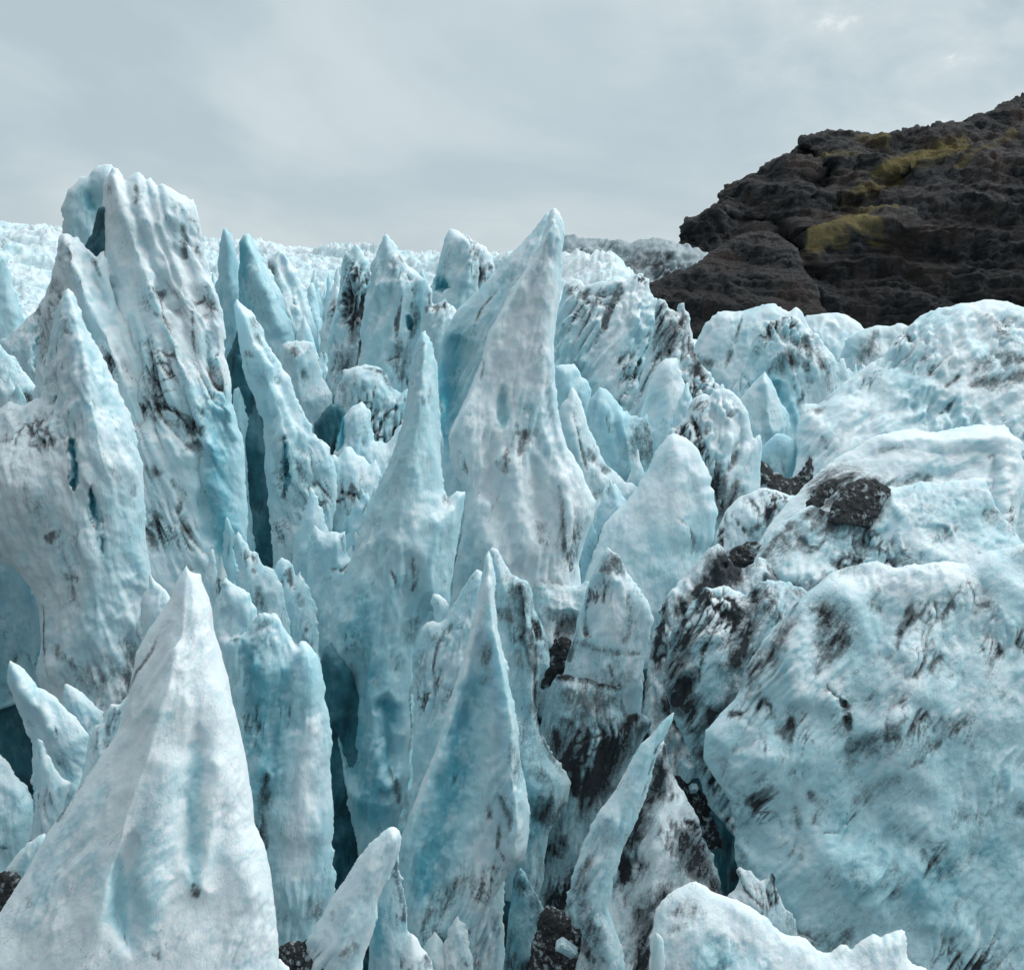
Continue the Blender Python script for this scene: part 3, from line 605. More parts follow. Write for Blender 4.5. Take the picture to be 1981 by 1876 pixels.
# ---- the centre
FANG = F('ice_fang', 'great white fang of ice in the centre, the sharpest high tip', 'ice serac', 26.6,
  [(820, 1560), (850, 1230), (872, 1168), (880, 1100), (892, 1040), (899, 990), (900, 952), (888, 934), (878, 912), (870, 885), (868, 845), (884, 806), (903, 766), (914, 740), (930, 700), (946, 642), (974, 590), (1008, 534), (1034, 494), (1050, 456), (1060, 420), (1066, 405), (1074, 402), (1084, 412), (1090, 432), (1092, 450), (1090, 480), (1086, 512), (1087, 545), (1083, 580), (1076, 628), (1072, 662), (1074, 718), (1078, 772), (1086, 826), (1100, 868), (1120, 902), (1132, 930), (1142, 950), (1153, 970), (1150, 1000), (1135, 1040), (1120, 1090), (1128, 1150), (1160, 1560)],
  k=.27, T=44, sl=1.1, r=2, flow=10, fl=2.6, lump=4, facet=3, med=2, fine=.8, dirt=.18, blue=.12, scallop=4.6, jg=2.6, group=SER, fw=24,
  S_=[('r', 22, 14, [(1070, 406), (1056, 460), (1014, 534), (980, 592), (954, 642), (938, 700), (922, 742), (910, 768), (890, 808), (876, 846)]), ('R', 22, 12, [(1086, 470), (1066, 560), (1054, 640), (1060, 740), (1072, 850)]), ('g', 13, 14, [(1066, 700), (1058, 750), (1066, 820), (1088, 900)]),
      ('g', 10, 18, [(971, 745), (974, 795), (968, 835)]), ('b', 10, 1.1, [(972, 770), (971, 820)]), ('d', 12, 1.1, [(1000, 840), (1012, 842), (1004, 880)]), ('d', 8, 1.2, [(962, 892), (970, 910), (984, 870)]), ('c', 2.5, 3, [(930, 690), (938, 700), (930, 740)]), ('d', 8, .7, [(1002, 532), (1010, 522)]), ('d', 8, .7, [(1026, 790), (1030, 800)]),
      ('R', 36, 22, [(905, 800), (915, 900), (930, 1000), (960, 1080)]), ('g', 24, 18, [(945, 830), (950, 930), (975, 1010)]), ('R', 26, 18, [(985, 900), (1000, 990), (1020, 1060)]), ('g', 14, 14, [(1030, 880), (1040, 960), (1050, 1030)]), ('R', 14, 10, [(1090, 930), (1100, 1000), (1092, 1060)]), ('d', 6, 1.3, [(1082, 940), (1086, 980), (1092, 1060)]), ('d', 9, .8, [(1040, 1010), (1046, 1050)]),
      ('w', 50, .25, [(990, 640), (1000, 720), (960, 780)]), ('w', 60, .25, [(920, 900), (960, 1000), (1000, 1080)])])
F('ice_slab', 'smooth blue-white slab forming the shaded left flank beside the great central fang', 'ice serac', 28,
  [(790, 1300), (850, 960), (858, 860), (851, 808), (848, 760), (847, 720), (852, 668), (862, 640), (880, 606), (918, 568), (936, 548), (956, 528), (982, 496), (1010, 472), (1028, 450), (1044, 428), (1056, 412), (1066, 408), (1072, 420), (1050, 700), (1000, 1300)],
  k=.3, T=40, sl=.8, r=3, flow=20, fl=3.4, lump=4, facet=4, med=1.4, fine=.6, dirt=.14, blue=.42, jg=2.6, group=SER, fw=22,  # bluer than the fang: the flank's shade put into its colour
  S_=[('g', 40, 20, [(900, 650), (872, 740), (862, 840)]), ('b', 30, .7, [(880, 660), (862, 740), (860, 840)]), ('c', 2.5, 2, [(960, 560), (930, 600), (905, 660)])])
F('blue_ice_wall', 'saturated blue ice wall in the narrow slit below the central fang', 'ice wall', 27.2, [(840, 1300), (862, 1100), (880, 980), (902, 940), (920, 960), (930, 1100), (940, 1300)], k=.1, T=10, blue=0.81, wh=.5, dirt=0, mat=MAT['shaded_ice'], parent=FANG, lump=12, fl=6, fw=44, med=4, facet=12, bn=.9, soot=.12)
F('ice_spire', 'slender smooth spire leaning on the left of the central fang', 'ice serac', 24,
  [(720, 1900), (700, 1690), (676, 1560), (652, 1420), (636, 1340), (634, 1260), (642, 1190), (655, 1140), (670, 1100), (684, 1060), (700, 1016), (722, 966), (748, 908), (766, 858), (777, 820), (788, 754), (795, 704), (801, 680), (806, 660), (813, 645), (820, 635), (827, 648), (836, 664), (840, 685), (846, 702), (847, 720), (849, 800), (852, 872), (856, 945), (866, 965), (884, 950), (900, 952), (894, 990), (886, 1050), (876, 1110), (868, 1172), (846, 1190), (830, 1180), (815, 1210), (800, 1245), (797, 1300), (797, 1420), (792, 1500), (780, 1560), (750, 1640), (740, 1900)],
  k=.30, T=70, sl=.9, r=12, flow=6, fl=2.6, lump=8, med=2.0, dirt=.18, blue=0.52,  group=SER, fw=26,
  S_=[('A', 9, 36, [(822, 640), (815, 740), (800, 860), (780, 960), (765, 1060)]), ('b', 60, .55, [(700, 1180), (690, 1280), (670, 1400)]), ('g', 44, 34, [(690, 1250), (670, 1350), (680, 1460), (700, 1540)]), ('b', 50, .75, [(660, 1330), (690, 1460), (720, 1560)]),
      ('g', 24, 30, [(754, 1340), (742, 1420), (754, 1510)]), ('b', 22, .9, [(750, 1370), (744, 1440), (752, 1490)]), ('R', 16, 14, [(730, 1390), (728, 1450), (745, 1510)]), ('d', 8, 1.1, [(750, 1490), (765, 1520), (768, 1550)]), ('d', 8, 1.1, [(799, 1080), (801, 1120), (798, 1140)]), ('c', 3, 4, [(750, 1090), (765, 1120), (764, 1140)]), ('d', 18, .8, [(800, 1200), (796, 1240)]),
      ('c', 2.5, 3, [(794, 1320), (798, 1400), (790, 1460)]), ('d', 12, 1.6, [(860, 960), (868, 970)]), ('g', 20, 14, [(790, 1060), (800, 1130), (790, 1200)]), ('R', 24, 10, [(700, 1130), (672, 1220), (650, 1330)]), ('d', 12, .6, [(655, 1120), (668, 1080), (690, 1040)])])
F('crevasse_wall', 'dark teal wall in the gap right of the blue rounded slab', 'ice wall', 21.5, [(560, 2000), (580, 1500), (610, 1300), (640, 1240), (680, 1300), (760, 1600), (780, 2000)], k=.05, T=10, blue=0.62, dirt=.1, mat=MAT['shaded_ice'], group=None, lump=12, fl=6, fw=44, med=4, facet=12, bn=.9, soot=.12)
F('ice_chunk', 'small curled ice chunk perched in the notch left of the front blade', 'ice chunk', 20.6, [(838, 1240), (842, 1196), (835, 1164), (838, 1150), (850, 1150), (862, 1162), (868, 1176), (866, 1192), (858, 1212), (862, 1240)], k=.1, T=12, r=4, dirt=.5, blue=.2, g=2.5, lump=2, fl=1, med=2, group='loose ice chunks')
F('ice_arete', 'tall front blade with a curving bright crest and blue hollow face', 'ice serac', 19.2,
  [(790, 2000), (780, 1800), (768, 1700), (766, 1660), (770, 1636), (786, 1596), (803, 1548), (824, 1494), (846, 1440), (864, 1376), (884, 1310), (904, 1240), (922, 1170), (934, 1110), (938, 1076), (945, 1064), (953, 1080), (957, 1098), (958, 1161), (964, 1219), (972, 1250), (980, 1280), (988, 1335), (1002, 1403), (1005, 1466), (1016, 1514), (1026, 1572), (1022, 1635), (1008, 1665), (986, 1686), (966, 1720), (946, 1750), (925, 1790), (914, 1840), (905, 2000)],
  k=.30, T=30, sl=1.2, r=2, flow=12, fl=3, lump=4, facet=4, med=1.8, dirt=.22, blue=.34, jg=2.4, group=SER, fw=28,
  S_=[('r', 16, 12, [(944, 1070), (934, 1140), (914, 1220), (894, 1300), (872, 1380), (856, 1440), (834, 1494), (812, 1548), (794, 1600), (778, 1650)]), ('r', 26, 26, [(952, 1110), (962, 1240), (980, 1350), (990, 1440), (985, 1500), (1000, 1590), (990, 1670)]),
      ('g', 34, 26, [(938, 1220), (922, 1330), (905, 1420), (878, 1540), (846, 1660), (830, 1760)]), ('b', 46, .85, [(925, 1330), (890, 1450), (850, 1600), (815, 1720)]), ('g', 10, 14, [(902, 1360), (896, 1400), (888, 1440)]), ('d', 18, .75, [(945, 1250), (940, 1290)]), ('d', 12, .7, [(930, 1320), (950, 1310)]),
      ('d', 8, 1.2, [(968, 1540), (980, 1570), (985, 1600)]), ('d', 16, .9, [(990, 1440), (1000, 1480), (1002, 1520)]), ('d', 22, .8, [(820, 1780), (860, 1730), (890, 1700)]), ('d', 10, 1, [(860, 1830), (880, 1850), (872, 1870)]), ('d', 9, .8, [(948, 1560), (950, 1580)]), ('c', 2.5, 3, [(968, 1580), (962, 1640), (978, 1670)]), ('d', 6, .9, [(834, 1480), (820, 1500)]),
      ('w', 14, .5, [(930, 1150), (890, 1300), (850, 1440), (800, 1560)])])
F('ice_slab', 'pale slab leaning behind the curving crest of the front blade', 'ice serac', 20.6,
  [(760, 1900), (775, 1660), (790, 1570), (798, 1480), (803, 1403), (800, 1330), (797, 1270), (803, 1243), (815, 1216), (824, 1204), (838, 1200), (850, 1204), (862, 1196), (872, 1178), (890, 1146), (908, 1120), (922, 1100), (940, 1110), (960, 1300), (980, 1900)],
  k=.26, T=34, sl=.9, r=4, flow=14, fl=3.5, lump=4, med=2, dirt=.3, blue=.36, group=SER, fw=26, S_=[('c', 2.5, 3, [(848, 1230), (836, 1300), (820, 1380)]), ('d', 8, .9, [(870, 1210), (850, 1240)]), ('d', 14, .7, [(812, 1260), (806, 1330)])])
F('dark_crevasse_wall', 'black-blue crevasse wall under the front blade', 'ice wall', 24, [(860, 2150), (880, 1700), (940, 1600), (1060, 1640), (1100, 2150)], k=.0, T=14, blue=0.74, dirt=.5, mat=MAT['shaded_ice'], group=None, lump=12, fl=6, fw=44, med=4, facet=12, bn=.9, soot=.12)
F('ice_rib', 'grey-edged rib of ice just right of the front blade', 'ice serac', 21.5,
  [(975, 1740), (950, 1500), (946, 1250), (948, 1120), (944, 1066), (952, 1058), (962, 1064), (972, 1084), (990, 1110), (1008, 1120), (1020, 1122), (1030, 1150), (1037, 1182), (1050, 1210), (1060, 1240), (1064, 1290), (1044, 1306), (1040, 1340), (1040, 1390), (1056, 1442), (1076, 1470), (1096, 1492), (1104, 1514), (1098, 1550), (1080, 1580), (1060, 1612), (1050, 1700), (1040, 1740)],
  k=.27, T=50, r=8, flow=4, dirt=.4, blue=.5, soot=0.26, group=SER, fw=26,
  S_=[('d', 14, 1.3, [(1005, 1130), (1014, 1165), (1010, 1195)]), ('d', 12, 1.0, [(1008, 1200), (1025, 1250), (1030, 1300)]), ('r', 20, 12, [(1012, 1122), (1020, 1220), (1028, 1330), (1040, 1420)]), ('c', 4, 6, [(1044, 1180), (1034, 1290), (1038, 1390), (1060, 1450), (1090, 1500)]), ('d', 12, .8, [(1000, 1260), (1010, 1290)]), ('d', 14, .8, [(960, 1180), (985, 1200)]), ('d', 16, .8, [(1040, 1590), (1060, 1560)]), ('g', 20, 14, [(985, 1130), (990, 1250), (1010, 1400)]), ('b', 50, .5, [(1040, 1480), (1030, 1600)])])
F('ice_mound', 'hollowed ice saddle between central fang and dirt-capped block', 'ice serac', 24, [(980, 1500), (1010, 1200), (1020, 1135), (1034, 1112), (1050, 1104), (1060, 1112), (1080, 1124), (1104, 1136), (1130, 1130), (1160, 1110), (1200, 1140), (1240, 1200), (1250, 1500)], k=.35, T=46, dirt=.5, blue=.35, soot=0.22, group=SER, S_=[('d', 20, 1.3, [(1075, 1225), (1095, 1215), (1110, 1200)]), ('d', 12, .9, [(1060, 1180), (1070, 1200)]), ('g', 30, 18, [(1100, 1180), (1090, 1250)])])

# ---- right middle distance
F('striped_ice_wall', 'ice wall striped with black slanting dirt right of the central fang', 'ice serac', 47, [(1010, 1120), (1040, 800), (1070, 640), (1084, 580), (1089, 562), (1094, 548), (1104, 546), (1116, 540), (1124, 540), (1132, 552), (1142, 550), (1158, 546), (1172, 545), (1186, 538), (1198, 537), (1212, 545), (1222, 536), (1230, 532), (1240, 530), (1252, 542), (1256, 560), (1262, 572), (1272, 586), (1282, 620), (1290, 1120)],
  k=.3, T=60, flow=28, fl=8, fw=19, dirt=.95, blue=.35, lump=8, soot=0.12, group=SER, S_=[('c', 5, 9, [(1210, 545), (1180, 600), (1150, 680)]), ('c', 5, 9, [(1140, 555), (1120, 600), (1100, 650)]), ('c', 5, 8, [(1260, 640), (1230, 720), (1200, 780), (1180, 850)]), ('d', 12, 1.0, [(1200, 550), (1180, 590), (1170, 630)]), ('w', 20, .5, [(1240, 540), (1210, 600), (1170, 700)])])
F('ice_block', 'ragged dirty block with an upright tooth right of the striped wall', 'ice serac', 43, [(1180, 1150), (1210, 850), (1236, 740), (1250, 690), (1262, 640), (1268, 590), (1276, 578), (1288, 584), (1296, 600), (1308, 604), (1314, 606), (1317, 592), (1322, 586), (1326, 600), (1334, 606), (1336, 650), (1344, 680), (1356, 704), (1374, 726), (1394, 752), (1410, 800), (1420, 1150)], k=.3, T=60, flow=24, fl=6, fw=24, dirt=.8, blue=.3, soot=0.15, group=SER,
  S_=[('d', 20, 1.4, [(1320, 620), (1300, 650), (1285, 680)]), ('d', 16, 1.3, [(1340, 670), (1355, 700), (1335, 725)]), ('c', 5, 10, [(1285, 640), (1260, 720), (1225, 790)]), ('d', 12, 1.1, [(1310, 760), (1300, 790), (1312, 740)]), ('c', 4, 6, [(1330, 640), (1332, 690)])])
F('ice_block', 'square pale blue block low beside the central fang', 'ice serac', 39, [(1050, 1150), (1062, 830), (1068, 740), (1074, 710), (1086, 706), (1110, 705), (1120, 716), (1124, 728), (1136, 738), (1142, 760), (1150, 1150)], k=.25, T=36, dirt=.3, blue=.6, group=SER)
F('ice_pinnacle', 'narrow pinnacle trailing a long rib right of the central fang', 'ice serac', 35, [(1070, 1250), (1078, 900), (1084, 800), (1088, 782), (1098, 770), (1107, 747), (1114, 758), (1124, 778), (1130, 800), (1140, 826), (1150, 852), (1162, 880), (1176, 902), (1192, 916), (1208, 932), (1222, 934), (1238, 942), (1230, 980), (1230, 1250)], k=.35, T=36, dirt=.45, blue=.3, group=SER, fw=22, S_=[('d', 8, 1.0, [(1140, 870), (1150, 890)]), ('d', 10, .9, [(1160, 900), (1180, 912)]), ('c', 3, 5, [(1108, 790), (1120, 850), (1140, 920)])])
F('ice_slab', 'flat-faced blue slab with a black dirty corner', 'ice serac', 37.5, [(1110, 1250), (1130, 830), (1140, 776), (1148, 764), (1160, 750), (1172, 754), (1184, 764), (1194, 774), (1204, 790), (1220, 804), (1236, 808), (1252, 802), (1256, 830), (1262, 850), (1262, 900), (1250, 930), (1240, 1250)], k=.2, T=40, dirt=.3, blue=.65, group=SER, S_=[('d', 34, 1.1, [(1240, 815), (1245, 850), (1230, 900)]), ('c', 3, 4, [(1180, 840), (1170, 800)]), ('r', 16, 10, [(1200, 790), (1214, 860), (1218, 930)])])
F('ice_block', 'white lumpy block in the middle of the right-hand jumble', 'ice serac', 38.8, [(1180, 1250), (1220, 860), (1240, 800), (1258, 740), (1270, 712), (1282, 698), (1296, 694), (1308, 694), (1316, 720), (1326, 750), (1330, 780), (1345, 800), (1370, 1250)], k=.3, T=44, dirt=.35, blue=.3, flow=20, group=SER, S_=[('d', 12, 1.0, [(1300, 800), (1310, 790)]), ('g', 16, 14, [(1270, 760), (1262, 830)])])
F('ice_block', 'spiky clustered white block below the ragged dirty block', 'ice serac', 34, [(1240, 1300), (1276, 960), (1284, 880), (1292, 850), (1306, 826), (1326, 812), (1334, 790), (1344, 770), (1360, 762), (1376, 768), (1380, 750), (1390, 752), (1398, 742), (1402, 752), (1416, 758), (1432, 772), (1448, 800), (1452, 830), (1456, 850), (1470, 842), (1474, 862), (1470, 920), (1468, 960), (1480, 1300)], k=.32, T=55, dirt=.5, blue=.3, flow=14, fl=5, fw=24, group=SER,
  S_=[('g', 12, 16, [(1375, 780), (1385, 830), (1395, 880)]), ('g', 10, 14, [(1425, 790), (1430, 850), (1420, 900)]), ('d', 30, 1.5, [(1390, 920), (1400, 960), (1410, 990), (1420, 940)]), ('d', 8, 1.1, [(1320, 800), (1335, 780)]), ('c', 4, 8, [(1432, 830), (1425, 880), (1405, 920)]), ('c', 3, 6, [(1330, 790), (1350, 830), (1370, 880)]), ('g', 9, 8, [(1396, 800), (1404, 850)])])
F('ice_boulder', 'rounded pale blue ice boulder lodged in the dark gap at right', 'ice boulder', 36, [(1468, 940), (1470, 880), (1478, 862), (1490, 848), (1502, 838), (1518, 840), (1532, 850), (1542, 870), (1544, 900), (1538, 920), (1530, 940)], k=.1, T=26, r=10, dirt=.1, blue=.55, lump=3, fl=1, group=None)
F('debris_pile', 'black grit with ice lumps below the rounded ice boulder', 'debris', 35, [(1440, 1040), (1460, 930), (1470, 890), (1482, 896), (1496, 912), (1520, 926), (1540, 924), (1560, 900), (1566, 880), (1580, 910), (1580, 1040)], k=.5, T=24, style='grit', mat=MAT['grit'], lump=3, med=2.5, fine=1.2, g=3, group='debris piles in the crevasses')
F('ice_fang', 'clean pale triangular fang right of centre', 'ice serac', 28.5,
  [(1080, 1400), (1130, 1130), (1150, 1060), (1165, 1014), (1185, 994), (1209, 973), (1232, 944), (1258, 900), (1268, 876), (1282, 856), (1292, 842), (1302, 836), (1316, 842), (1330, 848), (1342, 860), (1353, 872), (1360, 896), (1372, 912), (1378, 926), (1374, 940), (1382, 950), (1380, 968), (1390, 990), (1384, 1020), (1380, 1045), (1366, 1070), (1380, 1120), (1400, 1400)],
  k=.42, T=44, sl=.7, r=12, flow=4, fl=1.8, lump=6, med=1.1, fine=.5, dirt=.08, blue=.38,  group=SER,
  S_=[('c', 2.5, 3, [(1310, 1000), (1335, 1020), (1345, 1060)]), ('d', 12, .6, [(1340, 1040), (1350, 1070)]), ('w', 40, .2, [(1310, 880), (1330, 960)]), ('R', 20, 6, [(1302, 840), (1310, 940), (1320, 1040)])])
F('ice_block', 'low stained block behind the right shoulder of the pale fang', 'ice serac', 31, [(1360, 1350), (1384, 1040), (1400, 990), (1430, 960), (1460, 950), (1480, 944), (1510, 952), (1540, 960), (1540, 1000), (1500, 1050), (1480, 1350)], k=.5, T=36, dirt=.6, blue=.3, group=SER, S_=[('d', 10, 1.2, [(1440, 1030), (1470, 1016)]), ('c', 3, 5, [(1420, 1000), (1450, 1040)])])
F('ice_dome', 'broad pale dome with faint grooves under the mountain', 'ice serac', 62, [(1300, 900), (1335, 700), (1350, 652), (1366, 624), (1384, 606), (1404, 602), (1424, 602), (1438, 602), (1452, 598), (1470, 594), (1490, 588), (1510, 594), (1524, 602), (1540, 595), (1550, 600), (1558, 614), (1580, 660), (1640, 900)], k=.3, T=60, flow=18, fl=4, dirt=.35, blue=.4, group=SER, S_=[('d', 14, 1.2, [(1345, 690), (1360, 700), (1385, 705)]), ('c', 3, 6, [(1438, 610), (1420, 660), (1400, 720)]), ('d', 8, .9, [(1420, 660), (1430, 650)])])
F('ice_serac', 'rib-sided serac streaked grey in front of the broad pale dome', 'ice serac', 54, [(1370, 1000), (1395, 820), (1412, 766), (1430, 726), (1450, 676), (1464, 642), (1480, 624), (1496, 618), (1510, 612), (1526, 608), (1546, 616), (1556, 630), (1576, 644), (1592, 664), (1606, 684), (1616, 700), (1618, 730), (1614, 752), (1600, 790), (1600, 1000)], k=.35, T=64, flow=-8, fl=7, fw=26, dirt=.65, blue=.38, group=SER,
  S_=[('d', 16, 1.1, [(1560, 660), (1530, 690), (1490, 720)]), ('d', 12, 1.1, [(1560, 665), (1580, 700), (1600, 710)]), ('c', 4, 8, [(1560, 690), (1570, 740), (1540, 790)]), ('d', 10, 1.0, [(1600, 720), (1605, 760)]), ('g', 16, 18, [(1500, 740), (1520, 790)]), ('b', 22, .6, [(1500, 750), (1530, 800)])])
F('ice_pyramid', 'small clean ice pyramid before the rib-sided serac', 'ice serac', 50, [(1380, 1000), (1410, 810), (1430, 775), (1450, 750), (1466, 730), (1480, 716), (1490, 734), (1498, 748), (1510, 776), (1524, 800), (1528, 830), (1520, 860), (1530, 1000)], k=.3, T=36, sl=.8, fl=2, dirt=.2, blue=.45, group=SER, S_=[('r', 14, 8, [(1480, 716), (1490, 790), (1496, 850)])])
F('ice_dome', 'low far dome of ice on the skyline beneath the black cliff', 'ice serac', 80, [(1530, 900), (1545, 640), (1556, 614), (1575, 608), (1600, 604), (1624, 605), (1640, 609), (1656, 620), (1668, 632), (1690, 660), (1700, 900)], k=.4, T=44, dirt=.12, blue=.45, group=SER)
F('ice_ridge', 'small ice ridge with a grey vertical smear beneath the black cliff', 'ice serac', 74, [(1600, 900), (1620, 700), (1636, 660), (1660, 640), (1682, 632), (1700, 628), (1720, 630), (1736, 624), (1752, 626), (1770, 640), (1790, 900)], k=.3, T=40, dirt=.3, blue=.4, group=SER, S_=[('d', 20, 1.1, [(1690, 645), (1680, 670), (1670, 700)]), ('d', 10, .8, [(1690, 660), (1700, 680)])])
F('ice_slope', 'long pale ice slope climbing to the right edge below the mountain', 'ice serac', 40,
  [(1400, 1250), (1505, 980), (1530, 930), (1542, 880), (1542, 830), (1550, 784), (1566, 780), (1584, 782), (1606, 760), (1626, 744), (1645, 730), (1676, 706), (1714, 682), (1730, 654), (1752, 632), (1776, 618), (1800, 604), (1818, 598), (1840, 594), (1862, 586), (1886, 584), (1908, 580), (1930, 582), (1948, 585), (1981, 594), (2060, 600), (2200, 640), (2300, 1250)],
  k=.75, T=80, sl=.7, r=12, flow=38, fl=5, fw=30, lump=10, med=2.2, dirt=.3, blue=0.45, group=SER,
  S_=[('d', 16, 1.3, [(1885, 715), (1915, 698), (1981, 694)]), ('d', 16, 1.2, [(1880, 740), (1930, 740), (1981, 720)]), ('g', 7, 8, [(1828, 748), (1842, 736), (1856, 726)]), ('d', 5, 1.2, [(1828, 748), (1842, 736), (1856, 726)]), ('c', 3, 6, [(1850, 770), (1820, 800), (1800, 830)]), ('d', 10, .8, [(1620, 730), (1600, 770), (1580, 800)]),  # narrow dark stroke along the short groove paints hole shade
      ('g', 16, 16, [(1880, 600), (1905, 650), (1950, 690)]), ('R', 20, 12, [(1862, 588), (1870, 640), (1900, 680)]), ('d', 10, .7, [(1910, 610), (1940, 650), (1981, 670)]), ('d', 9, .9, [(1590, 850), (1600, 870)]), ('g', 14, 10, [(1760, 700), (1700, 780), (1640, 860)]), ('g', 14, 10, [(1840, 780), (1780, 830)]), ('d', 12, .8, [(1935, 790), (1945, 810)])])

# ---- right foreground
F('ice_hump', 'snowy rounded hump at right, behind the black debris patch', 'ice serac', 30,
  [(1420, 1250), (1458, 1074), (1482, 1023), (1513, 985), (1530, 968), (1546, 952), (1562, 934), (1580, 914), (1600, 898), (1630, 880), (1658, 864), (1684, 848), (1710, 838), (1735, 834), (1764, 832), (1790, 836), (1812, 834), (1834, 832), (1850, 828), (1874, 826), (1896, 821), (1920, 824), (1942, 823), (1956, 832), (1969, 846), (1980, 870), (1982, 930), (1972, 990), (1966, 1030), (1990, 1250)],
  k=.85, T=70, sl=.75, r=14, flow=60, fl=2.5, lump=9, med=3.2, fine=1.0, dirt=.2, blue=.22, group=SER,
  S_=[('r', 26, 14, [(1700, 850), (1830, 850), (1950, 850)]), ('g', 22, 22, [(1900, 900), (1860, 920), (1790, 930), (1720, 940)]), ('d', 40, 1.9, [(1575, 945), (1630, 945), (1690, 940)]), ('d', 18, 1.0, [(1690, 938), (1750, 930), (1800, 925)]), ('d', 8, .9, [(1910, 890), (1925, 882)]), ('R', 26, 16, [(1945, 850), (1950, 930), (1945, 1000)]), ('g', 14, 14, [(1922, 890), (1918, 960), (1930, 1010)]), ('d', 7, .6, [(1700, 870), (1750, 866)])])
F('ice_terrace', 'second ice terrace at right with black grit on its upper left', 'ice serac', 26.5,
  [(1400, 1400), (1440, 1180), (1458, 1084), (1480, 1040), (1500, 1018), (1530, 1000), (1548, 985), (1570, 978), (1600, 990), (1630, 985), (1650, 962), (1662, 958), (1690, 975), (1706, 955), (1720, 944), (1740, 940), (1758, 940), (1786, 930), (1812, 931), (1834, 930), (1870, 928), (1904, 926), (1911, 944), (1930, 984), (1948, 1010), (1962, 1030), (1974, 1044), (2000, 1080), (2050, 1400)],
  k=.6, T=78, sl=.8, r=14, flow=30, fl=4, lump=12, med=3.2, fine=1.1, dirt=.38, blue=0.48, soot=0.1, group=SER,
  S_=[('d', 44, 1.8, [(1590, 985), (1640, 968), (1690, 985)]), ('d', 26, 1.3, [(1560, 1000), (1600, 1010), (1640, 990)]), ('d', 18, 1.1, [(1520, 1010), (1550, 1050), (1570, 1060)]), ('d', 28, .9, [(1480, 1080), (1510, 1050), (1545, 1040)]), ('d', 14, 1.0, [(1800, 1045), (1830, 1030), (1850, 1020)]), ('d', 20, .9, [(1905, 990), (1930, 1005)]), ('d', 10, .9, [(1920, 985), (1945, 1000), (1960, 1030)]),
      ('d', 18, .7, [(1780, 980), (1800, 985)]), ('d', 24, .9, [(1540, 1130), (1580, 1140), (1610, 1110)]), ('c', 3, 5, [(1540, 1040), (1580, 1060), (1600, 1040)]), ('g', 30, 16, [(1660, 1010), (1660, 1070)]), ('g', 26, 14, [(1830, 1020), (1800, 1070)]), ('d', 20, .8, [(1660, 1040), (1655, 1080)])])
F('grit_patch', 'black grit bank lying on the right-hand ice terrace', 'debris', 26.2, [(1600, 1010), (1610, 975), (1625, 952), (1640, 936), (1668, 926), (1695, 928), (1716, 938), (1722, 952), (1708, 975), (1695, 1000), (1680, 1020)], k=.7, T=16, style='grit', mat=MAT['grit'], lump=2.5, med=2, fine=1., g=2.6, group='debris piles in the crevasses')
F('grit_patch', 'thin black grit lens on the crest left of the larger grit bank', 'debris', 27, [(1558, 996), (1564, 968), (1576, 946), (1600, 928), (1622, 930), (1616, 950), (1596, 970), (1582, 996)], k=.7, T=9, style='grit', mat=MAT['grit'], lump=2, med=2, fine=1., g=2.4, group='debris piles in the crevasses')
F('ice_slab', 'dark grime-covered slab leaning beside the deep right crevasse', 'ice serac', 21.8,
  [(1372, 1560), (1336, 1460), (1304, 1390), (1286, 1330), (1288, 1280), (1300, 1230), (1318, 1196), (1340, 1164), (1366, 1136), (1380, 1140), (1400, 1132), (1424, 1142), (1446, 1150), (1460, 1130), (1490, 1120), (1530, 1130), (1570, 1150), (1560, 1250), (1530, 1400), (1500, 1700)],
  k=.45, T=56, sl=.8, flow=26, fl=5, fw=30, dirt=1.05, blue=.5, soot=0.42, group=SER, S_=[('d', 30, 1.2, [(1320, 1220), (1310, 1290), (1330, 1370)]), ('d', 26, 1.1, [(1460, 1150), (1440, 1210), (1420, 1280)]), ('c', 4, 7, [(1400, 1180), (1360, 1260), (1350, 1330)]), ('w', 30, .6, [(1400, 1170), (1410, 1220)]), ('d', 26, 1.3, [(1430, 1350), (1400, 1390), (1390, 1420)])])
F('ice_block', 'jumbled sooty block at the head of the deep right crevasse', 'ice serac', 25, [(1230, 1500), (1260, 1240), (1280, 1180), (1300, 1140), (1330, 1110), (1345, 1090), (1370, 1060), (1390, 1050), (1404, 1066), (1420, 1096), (1440, 1100), (1470, 1080), (1500, 1100), (1540, 1150), (1540, 1500)], k=.5, T=44, dirt=1.0, blue=.3, fl=4, med=4, soot=0.48, group=SER, S_=[('d', 36, 1.6, [(1330, 1180), (1380, 1120), (1440, 1090)]), ('h', 10, 12, [(1400, 1088), (1404, 1100)]), ('w', 24, .8, [(1345, 1100), (1330, 1150)]), ('d', 20, 1.5, [(1410, 1070), (1460, 1060)])])
F('grit_bank', 'black grit bank bridging the gap behind the sooty block', 'debris', 26.3, [(1380, 1200), (1395, 1090), (1420, 1062), (1445, 1048), (1470, 1050), (1480, 1070), (1470, 1110), (1460, 1200)], k=.4, T=20, style='grit', mat=MAT['grit'], lump=3, med=3, fine=1.2, g=2.6, group='debris piles in the crevasses')
